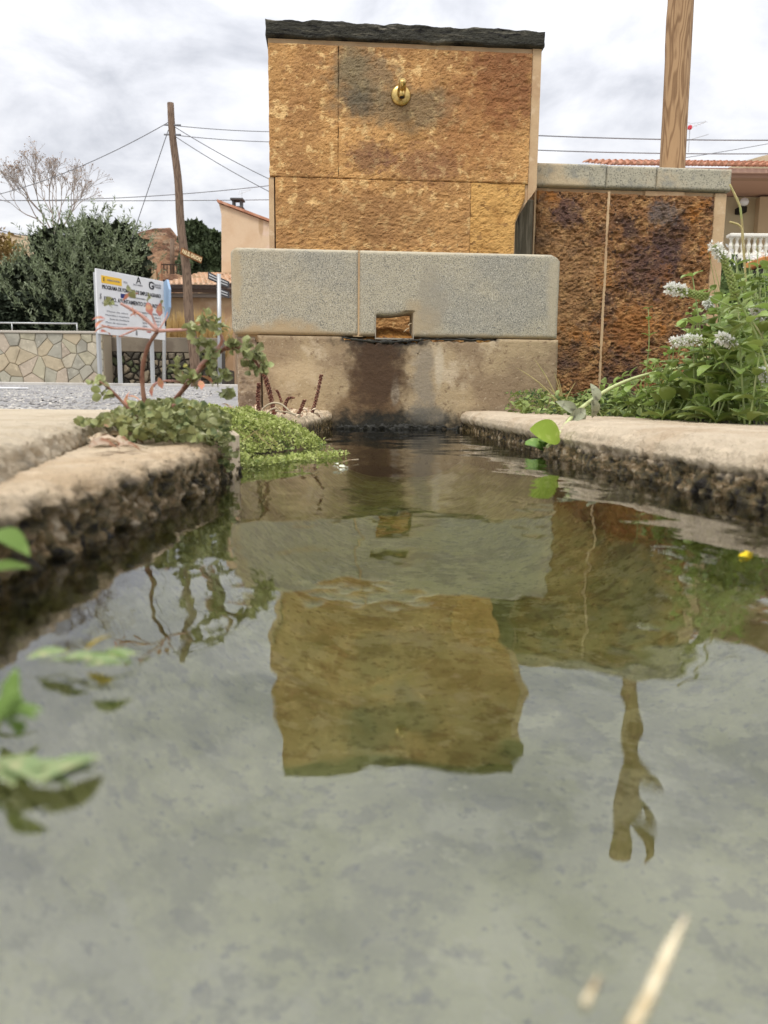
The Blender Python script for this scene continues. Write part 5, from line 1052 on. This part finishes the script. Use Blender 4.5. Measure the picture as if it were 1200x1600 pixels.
YE = 17.; xa, xb = P(256, 450, YE).x, P(347, 452, YE).x; ze_ = zpx(300, 450, YE); YR = 20.4; zrr = zpx(300, 428, YR)
tiled_roof(lb, xa, xb + .2, YE - .25, ze_, YR, zrr, .115, m_tile, .42)
mb = MB(); mb.add([(xa - .05, YE - .2, ze_ - .04), (xb + .3, YE - .2, ze_ - .04), (xb + .3, YR, zrr - .04), (xa - .05, YR, zrr - .04), (xa - .05, YE - .2, ze_ - .12), (xb + .3, YE - .2, ze_ - .12), (xb + .3, YR, zrr - .3), (xa - .05, YR, zrr - .3)], [(0, 1, 2, 3), (7, 6, 5, 4), (0, 4, 5, 1), (1, 5, 6, 2), (2, 6, 7, 3), (3, 7, 4, 0)]); mb.build('roof_deck', m_fas, lb)
mb = MB(); mb.box(xa, xb + .2, YE - .1, YE + .1, zpx(300, 465, YE), ze_ - .12); mb.build('lintel_beam', mat('grey_beam', (.30, .25, .21)), lb)
mb = MB(); mb.box(xa, xb + .2, YE + .05, YE + .3, .2, zpx(300, 465, YE)); mb.build('wall', m_och_w, lb)
mb = MB(); mb.box(xa - .1, xb, YR + .1, YR + 1.0, .2, zrr + .02); mb.build('rear_wall', m_och_w, lb)
# terrace pillar, railing, thin post above the roof
tp3 = thing('terrace', 'small rooftop terrace with orange pillar and dark railing by the hill', 'terrace', (P(262, 425, 21).x, 21, zrr))
mb = MB(); mb.box(P(247, 425, 21.5).x, P(253, 425, 21.5).x, 21.4, 21.6, .3, zpx(250, 408, 21.5), bev=.01); mb.build('pillar', mat('orange_plaster', (.45, .24, .14)), tp3)
mb = MB(); mb.box(P(222, 430, 21.5).x, P(247, 430, 21.5).x, 21.3, 21.5, .3, zpx(240, 424, 21.5), bev=.01); mb.build('parapet', m_och_w, tp3)
mb = MB(); mb.box(P(253, 414, 21.5).x, P(300, 414, 21.5).x, 21.45, 21.49, zpx(275, 414.5, 21.5), zpx(275, 413, 21.5)); mb.build('handrail', m_fas, tp3)
for i in range(9): x = P(256 + i * 5, 420, 21.5).x; mb = MB(); mb.box(x, x + .02, 21.46, 21.48, zpx(275, 428, 21.5), zpx(275, 414, 21.5)); mb.build('bar', m_fas, tp3)
pst = MB(); pst.tube([P(269.5, 428, 24), P(269, 373, 24)], .07, 8); tag(pst.build('wooden_stake', m_pole, None, True, base=tuple(P(269.5, 428, 24))), 'thin brown stake standing in front of the red hill', 'stake')
# dry reeds
dgr = thing('dry_reeds', 'patch of tall golden dry grass before the ochre building', 'dry grass', (P(300, 590, 15.6).x, 15.6, .27)); n = 2600
bx = rng.uniform(P(258, 560, 15.6).x, P(338, 560, 15.6).x, n); by = rng.uniform(15.3, 16.4, n); L_ = rng.uniform(.5, 1.25, n); bb_ = np.stack([bx, by, np.full(n, .6)], -1); dd = np.stack([rng.normal(0, .16, n), rng.normal(0, .16, n), np.ones(n)], -1)
v, f = cloud(bb_, dd, rnd(n), L_, (SLIM[0] * [.14, 1, .2], SLIM[1])); stuff(mkobj('blades', v, f, mat('golden_grass', (.55, .38, .15), [((.40, .25, .10), 4, .5, .65), ((.66, .50, .25), 6, .54, .66)], trans=.2), dgr))
mb = MB(); mb.box(P(250, 590, 15.2).x, P(345, 590, 15.2).x, 15.1, 16.6, .2, .62, bev=.02); mb.build('earth_bank', m_soil, dgr)
# street name signs
sp_ = thing('street_sign_post', 'grey post with dark street-name arrows beside the grey basin', 'sign post', tuple(P(343, 600, 11)))
mb = MB(); mb.tube([P(343.5, 600, 11), P(342, 428, 11)], .028, 10); mb.build('post', m_gal, sp_, True)
m_sd = mat('dark_sign', (.07, .07, .075), rough=.5)
def arrow(L, name='arrow_plate'):
    q = [P(*p, 11 + k) for p, k in L]; mb = MB(); mb.add([tuple(p) for p in q] + [tuple(p + Vector((0, .02, 0))) for p in q], [(0, 1, 2, 3), (7, 6, 5, 4), (0, 4, 5, 1), (1, 5, 6, 2), (2, 6, 7, 3), (3, 7, 4, 0)]); return mb.build(name, m_sd, sp_), q
m_lt = mat('pale_lettering', (.6, .6, .58))
for L in ([((325, 424), 0), ((341, 432), .1), ((341, 443), .1), ((325, 436), 0)], [((343, 433), .0), ((358, 440), .2), ((358, 450), .2), ((343, 445), 0)], [((343, 450), .0), ((358, 456), .2), ((358, 466), .2), ((343, 461), 0)]):
    ob, q = arrow(L); q = [p + Vector((0, -.012, 0)) for p in q]
    for a, b_ in ((.22, .40), (.60, .76)):
        l0, l1 = q[0].lerp(q[3], a), q[0].lerp(q[3], b_); r0_, r1_ = q[1].lerp(q[2], a), q[1].lerp(q[2], b_); mb = MB(); mb.add([tuple(l0.lerp(r0_, .12)), tuple(l0.lerp(r0_, .85)), tuple(l1.lerp(r1_, .85)), tuple(l1.lerp(r1_, .12))] + [tuple(l0.lerp(r0_, .12) + Vector((0, .004, 0))), tuple(l0.lerp(r0_, .85) + Vector((0, .004, 0))), tuple(l1.lerp(r1_, .85) + Vector((0, .004, 0))), tuple(l1.lerp(r1_, .12) + Vector((0, .004, 0)))], [(0, 3, 2, 1), (4, 5, 6, 7)])
        c_ = mb.build('lettering', m_lt, ob)
# peach house
ph = thing('peach_house', 'peach plastered house gable with a sloping roof edge and chimney', 'house', (P(400, 600, 20).x, 20, .27))
YH = 20.; gp = [(P(346, 600, YH).x, .2), (P(346, 335, YH).x, zpx(346, 335, YH)), (P(342, 318, YH).x, zpx(342, 318, YH)), (P(430, 351, YH).x, zpx(430, 351, YH)), (P(560, 400, YH).x, zpx(560, 400, YH)), (P(560, 600, YH).x, .2)]
I3 = lambda a, b_, c_: (a, YH - b_, c_)
m_pch = mat('peach_plaster', (.68, .50, .33), [((.62, .43, .27), 1.2, .45, .65, 5), ((.70, .52, .40), 2, .55, .7)], bump=[(12, .006)], spots=[((P(408, 355, 20).x, 20, P(408, 355, 20).z), (.06, 1, .28), (.42, .27, .14), .7, 3)])
mb = MB(); mb.prism(gp[::-1], -6, 0, I3); mb.build('wall', m_pch, ph)
mb = MB(); e0, e1 = Vector((P(340, 317, YH).x, 0, zpx(340, 317, YH))), Vector((P(562, 400, YH).x, 0, zpx(562, 400, YH))); mb.prism([(e0.x, e0.z + .01), (e1.x, e1.z + .01), (e1.x, e1.z + .07), (e0.x, e0.z + .07)], -6.1, .08, I3); rf = mb.build('roof', m_tile2, ph)
cx0 = P(372, 320, 21.5)
ch = MB(); xw = .13; ch.box(cx0.x - xw, cx0.x + xw, 21.3, 21.6, zpx(372, 345, 21.5), zpx(372, 326, 21.5), bev=.01); cho = ch.build('chimney', mat('chimney_stone', (.34, .24, .18)), rf)
cp = MB()
for sx_ in (-1, 1): cp.box(cx0.x + sx_ * .10 - .03, cx0.x + sx_ * .10 + .03, 21.35, 21.55, zpx(372, 326, 21.5), zpx(372, 315, 21.5))
cp.box(cx0.x - .17, cx0.x + .17, 21.28, 21.62, zpx(372, 315, 21.5), zpx(372, 312, 21.5), bev=.01); cp.box(cx0.x - .18, cx0.x + .16, 21.28, 21.62, zpx(372, 327, 21.5), zpx(372, 325, 21.5)); cp.build('chimney_cowl', mat('cowl', (.10, .10, .10)), rf)
def antenna(cxp, cyp, Y, s, lab):
    c = P(cxp, cyp, Y); t = thing('television_antenna', lab, 'antenna', (c.x, Y, c.z - s)); mb = MB(); mb.tube([(c.x, Y, c.z - s * 1.3), (c.x, Y, c.z + s * .2)], s * .02, 6); mb.build('mast', m_gal, t)
    mb = MB(); a, b_ = Vector((c.x - s * .3, Y, c.z - s * .1)), Vector((c.x + s * .9, Y, c.z + s * .35)); mb.tube([a, b_], s * .016, 5)
    for k in range(7): q = a.lerp(b_, k / 6); mb.tube([q + Vector((0, -.2 * s, -s * .10)), q + Vector((0, .2 * s, s * .12))], s * .012, 4)
    mb.tube([b_, b_ + Vector((-s * .9, 0, -s * .12))], s * .012, 4); mb.tube([a, a + Vector((s * .12, 0, s * .4)), a + Vector((s * .3, 0, s * .35))], s * .012, 4); mb.build('boom', m_gal, t)
    return t
antenna(378, 302, 22, .28, 'faint small television antenna above the peach house chimney')
t = antenna(1078, 200, 14, .30, 'television antenna with a red part right of the timber post'); mb = MB(); c = P(1077, 200, 14); mb.box(c.x - .03, c.x + .03, 13.95, 14.0, c.z - .03, c.z + .03, bev=.005); mb.build('red_balun', mat('red_plastic', (.6, .06, .08)), t)
mb = MB(); mb.tube([P(1066, 222, 14), P(1107, 210, 14)], .006, 4); mb.build('lower_boom', m_gal, t)
# litter on road
mb = MB(); c = G(19, 617, .15); c = P(19, 617, 7.5); z_ = float(hgt(0, 7.5)); mb.box(c.x - .11, c.x + .11, 7.4, 7.62, z_ + .002, z_ + .02, bev=.006); tag(mb.build('paper_litter', mat('white_paper', (.8, .8, .8)), None, False, base=(c.x, 7.5, z_)), 'flat white scrap of litter lying on the road at left', 'litter')
# gravel stones scattered on the near road
n = 5000; yy = 1.8 + rng.uniform(0, 1, n) ** 1.5 * 9; xx = -rng.uniform(.3, 1.0, n) * yy * .62 - .2; zz = hgt(xx, yy); gv = (np.array([(0, 0, 1), (1, 0, 0), (0, 1, 0), (-1, 0, 0), (0, -1, 0)], float), [(0, 1, 2), (0, 2, 3), (0, 3, 4), (0, 4, 1)])
v, f = cloud(np.stack([xx, yy, zz], -1), np.stack([rng.normal(size=n), rng.normal(size=n), rng.normal(size=n) * .2], -1), np.tile([0., 0, 1], (n, 1)) + rnd(n) * .2, rng.uniform(.004, .014, n), (gv[0] * [1, 1, .6], gv[1]))
o = stuff(mkobj('gravel', v, f, mat('gravel_stones', (.36, .34, .31), [((.20, .19, .18), 8, .5, .56, 2), ((.5, .47, .42), 12, .52, .58, 2)]), None)); tag(o, 'loose gravel scattered over the grey road', 'gravel')

# ---------------------------------------------------------------- background, right
rh = thing('beige_house', 'beige house with red tiled eaves and a white balustrade behind the wall', 'house', (P(1250, 600, 13).x, 13, .2))
YT = 12.2; xa, xb = P(958, 256, YT).x, P(1400, 262, YT).x; ze2 = zpx(1080, 259, YT); YRR = 15.; zr2 = ze2 + 1.1
zlL, zlR = zpx(958, 256, YT), zpx(1400, 262, YT)
ze2 = zpx(1080, 261, YT); tiled_roof(rh, xa, xb, YT, ze2, YT + 2.0, ze2 + .62, .105, m_tile2, .40)
mb = MB(); mb.add([(xa, YT + .05, ze2 - .01), (xb, YT + .05, ze2 - .01), (xb, YT + 2., ze2 + .56), (xa, YT + 2., ze2 + .56), (xa, YT + .05, ze2 - .06), (xb, YT + .05, ze2 - .06), (xb, YT + 2, ze2 - .06), (xa, YT + 2, ze2 - .06)], [(0, 1, 2, 3), (7, 6, 5, 4), (0, 4, 5, 1), (1, 5, 6, 2), (2, 6, 7, 3), (3, 7, 4, 0)]); mb.build('roof_deck', mat('pink_fascia', (.48, .30, .22)), rh)
mb = MB(); mb.box(xa + .2, xb, YT + .12, YT + .3, zpx(1170, 277, YT + .1), ze2 - .062); mb.build('eave_beam', mat('brown_fascia', (.36, .22, .15)), rh)
m_bei = mat('beige_plaster', (.50, .42, .27), [((.45, .37, .23), 1.3, .45, .65)], bump=[(12, .004)])
mb = MB(); mb.box(xa + .6, xb, 13.6, 13.9, .2, ze2 - .07); mb.build('wall', m_bei, rh)
mb = MB(); mb.box(P(1184, 330, 13.5).x, P(1184, 330, 13.5).x + .25, 13.45, 13.598, .2, ze2 - .1); mb.build('pilaster', mat('tan_plaster', (.52, .39, .24)), rh)
lm = P(1158, 324, 13.5); mb = MB(); lathe(mb, (lm.x, 13.4, lm.z), (0, 0, 1), [(0, .02), (.02, .06), (.06, .075), (.11, .055), (.13, .02)], 14); mb.build('globe_lamp', mat('lamp_glass', (.8, .8, .78), rough=.3), rh, True)
mb = MB(); mb.box(lm.x - .06, lm.x + .06, 13.4, 13.6, lm.z - .1, lm.z, bev=.01); mb.build('lamp_bracket', m_dark, rh)
YBl = 12.0; zt1, zt0 = zpx(1170, 366, YBl), zpx(1170, 398, YBl); m_bal = mat('white_balustrade', (.74, .71, .62), bump=[(30, .003)])
bs_ = thing('balustrade', 'white turned balustrade on the beige house terrace', 'balustrade', (P(1170, 400, YBl).x, YBl, zt0)); xl = P(1137, 380, YBl).x; xr = P(1330, 380, YBl).x
mb = MB(); mb.box(xl, xr, YBl - .08, YBl + .08, zt1 - .05, zt1, bev=.012); mb.build('top_rail', m_bal, bs_); mb = MB(); mb.box(xl, xr, YBl - .09, YBl + .09, zt0 - .08, zt0, bev=.01); mb.build('plinth', m_bal, bs_)
H_ = zt1 - .05 - zt0; i = 0; x = xl + .05; proto = None
mb = MB(); lathe(mb, (0, 0, 0), (0, 0, 1), [(0, .032), (.03, .032), (.035, .018), (H_ * .25, .020), (H_ * .5, .038), (H_ * .75, .018), (H_ - .03, .020), (H_ - .028, .03), (H_, .03)], 10)
bme = bpy.data.meshes.new('baluster'); bme.from_pydata([tuple(q) for q in mb.v], [], mb.f); bme.materials.append(m_bal)
while x < xr - .03:
    o = bpy.data.objects.new('baluster', bme); COL.objects.link(o); o.parent = bs_; o.location = Vector((x, YBl, zt0)) - wloc(bs_); x += .088
mb = MB(); mb.box(xl, xr, YBl + .1, 13.6, .2, zt0 - .02); mb.build('terrace_base', m_bei, rh)
# hedge right, planter
h2 = thing('garden_hedge', 'dark leafy bush with white flowers below the white balustrade', 'hedge', (P(1200, 560, 6).x, 6, .1)); n = 15000
xx = rng.uniform(P(1120, 500, 6).x, P(1330, 500, 6).x, n); zz = rng.uniform(.1, 1, n) ** .8 * (zpx(1170, 392, 6) - .0); yy = 6 + .5 * vnoise(np.stack([xx * 3, zz * 3, xx * 0], -1), 5) + rng.uniform(0, .7, n); topz = zpx(1170, 400, 6) + .10 * vnoise(np.stack([xx * 5, xx * 0, xx * 0], -1), 6); zz = np.minimum(zz, topz + rng.uniform(-.1, .02, n))
v, f = cloud(np.stack([xx, yy, zz], -1), rnd(n), rnd(n), rng.uniform(.03, .065, n), QUAD); stuff(mkobj('foliage', v, f, mat('bush_leaf', (.06, .085, .03), [((.14, .19, .06), 6, .52, .66, 4), ((.02, .03, .012), 4, .48, .6, 4)], trans=.15), h2))
n = 60; xx = rng.uniform(P(1130, 420, 5.6).x, P(1300, 420, 5.6).x, n); v, f = cloud(np.stack([xx, np.full(n, 5.55), rng.uniform(zpx(1170, 420, 5.6), zpx(1170, 388, 5.6), n)], -1), rnd(n), rnd(n), rng.uniform(.03, .05, n), QUAD); stuff(mkobj('white_flowers', v, f, m_fl, h2))
pl = thing('planter', 'orange clay planter with white flowers at the right edge', 'planter', tuple(P(1196, 416, 5.2))); q0, q1 = P(1180, 417, 5.2), P(1225, 405, 5.2)
mb = MB(); mb.box(q0.x, q1.x, 5.1, 5.35, q0.z, q1.z, bev=.008); mb.build('box', mat('clay', (.60, .26, .08), [((.45, .18, .05), 8, .45, .6)]), pl)
n = 260; v, f = cloud(np.stack([rng.uniform(q0.x - .01, q1.x, n), rng.uniform(5.08, 5.35, n), q1.z + abs(rng.normal(0, .022, n))], -1), rnd(n), rnd(n), rng.uniform(.012, .025, n), QUAD); stuff(mkobj('blooms', v, f, m_fl, pl))
mb = MB(); mb.box(q0.x + .03, q1.x - .03, 5.12, 5.33, .05, q0.z, bev=.006); mb.build('pedestal', mat('dark_stand', (.05, .045, .035)), pl)
h3 = thing('garden_bush', 'green bush in front of the orange planter at the right edge', 'bush', (P(1200, 560, 4.7).x, 4.7, .1)); n = 9000
xx = rng.uniform(P(1128, 500, 4.7).x, P(1300, 500, 4.7).x, n); zz = rng.uniform(.1, zpx(1180, 424, 4.7), n) + rng.normal(0, .015, n); yy = 4.7 + rng.uniform(0, .35, n) + .12 * vnoise(np.stack([xx * 7, zz * 7, xx * 0], -1), 3)
v, f = cloud(np.stack([xx, yy, zz], -1), rnd(n), rnd(n), rng.uniform(.022, .05, n), QUAD); stuff(mkobj('foliage', v, f, mat('garden_bush_leaf', (.11, .16, .05), [((.22, .29, .10), 8, .52, .64, 4), ((.03, .045, .016), 5, .48, .6, 4)], trans=.15), h3))

for o in bpy.data.objects:
    if '_l' in o: del o['_l']
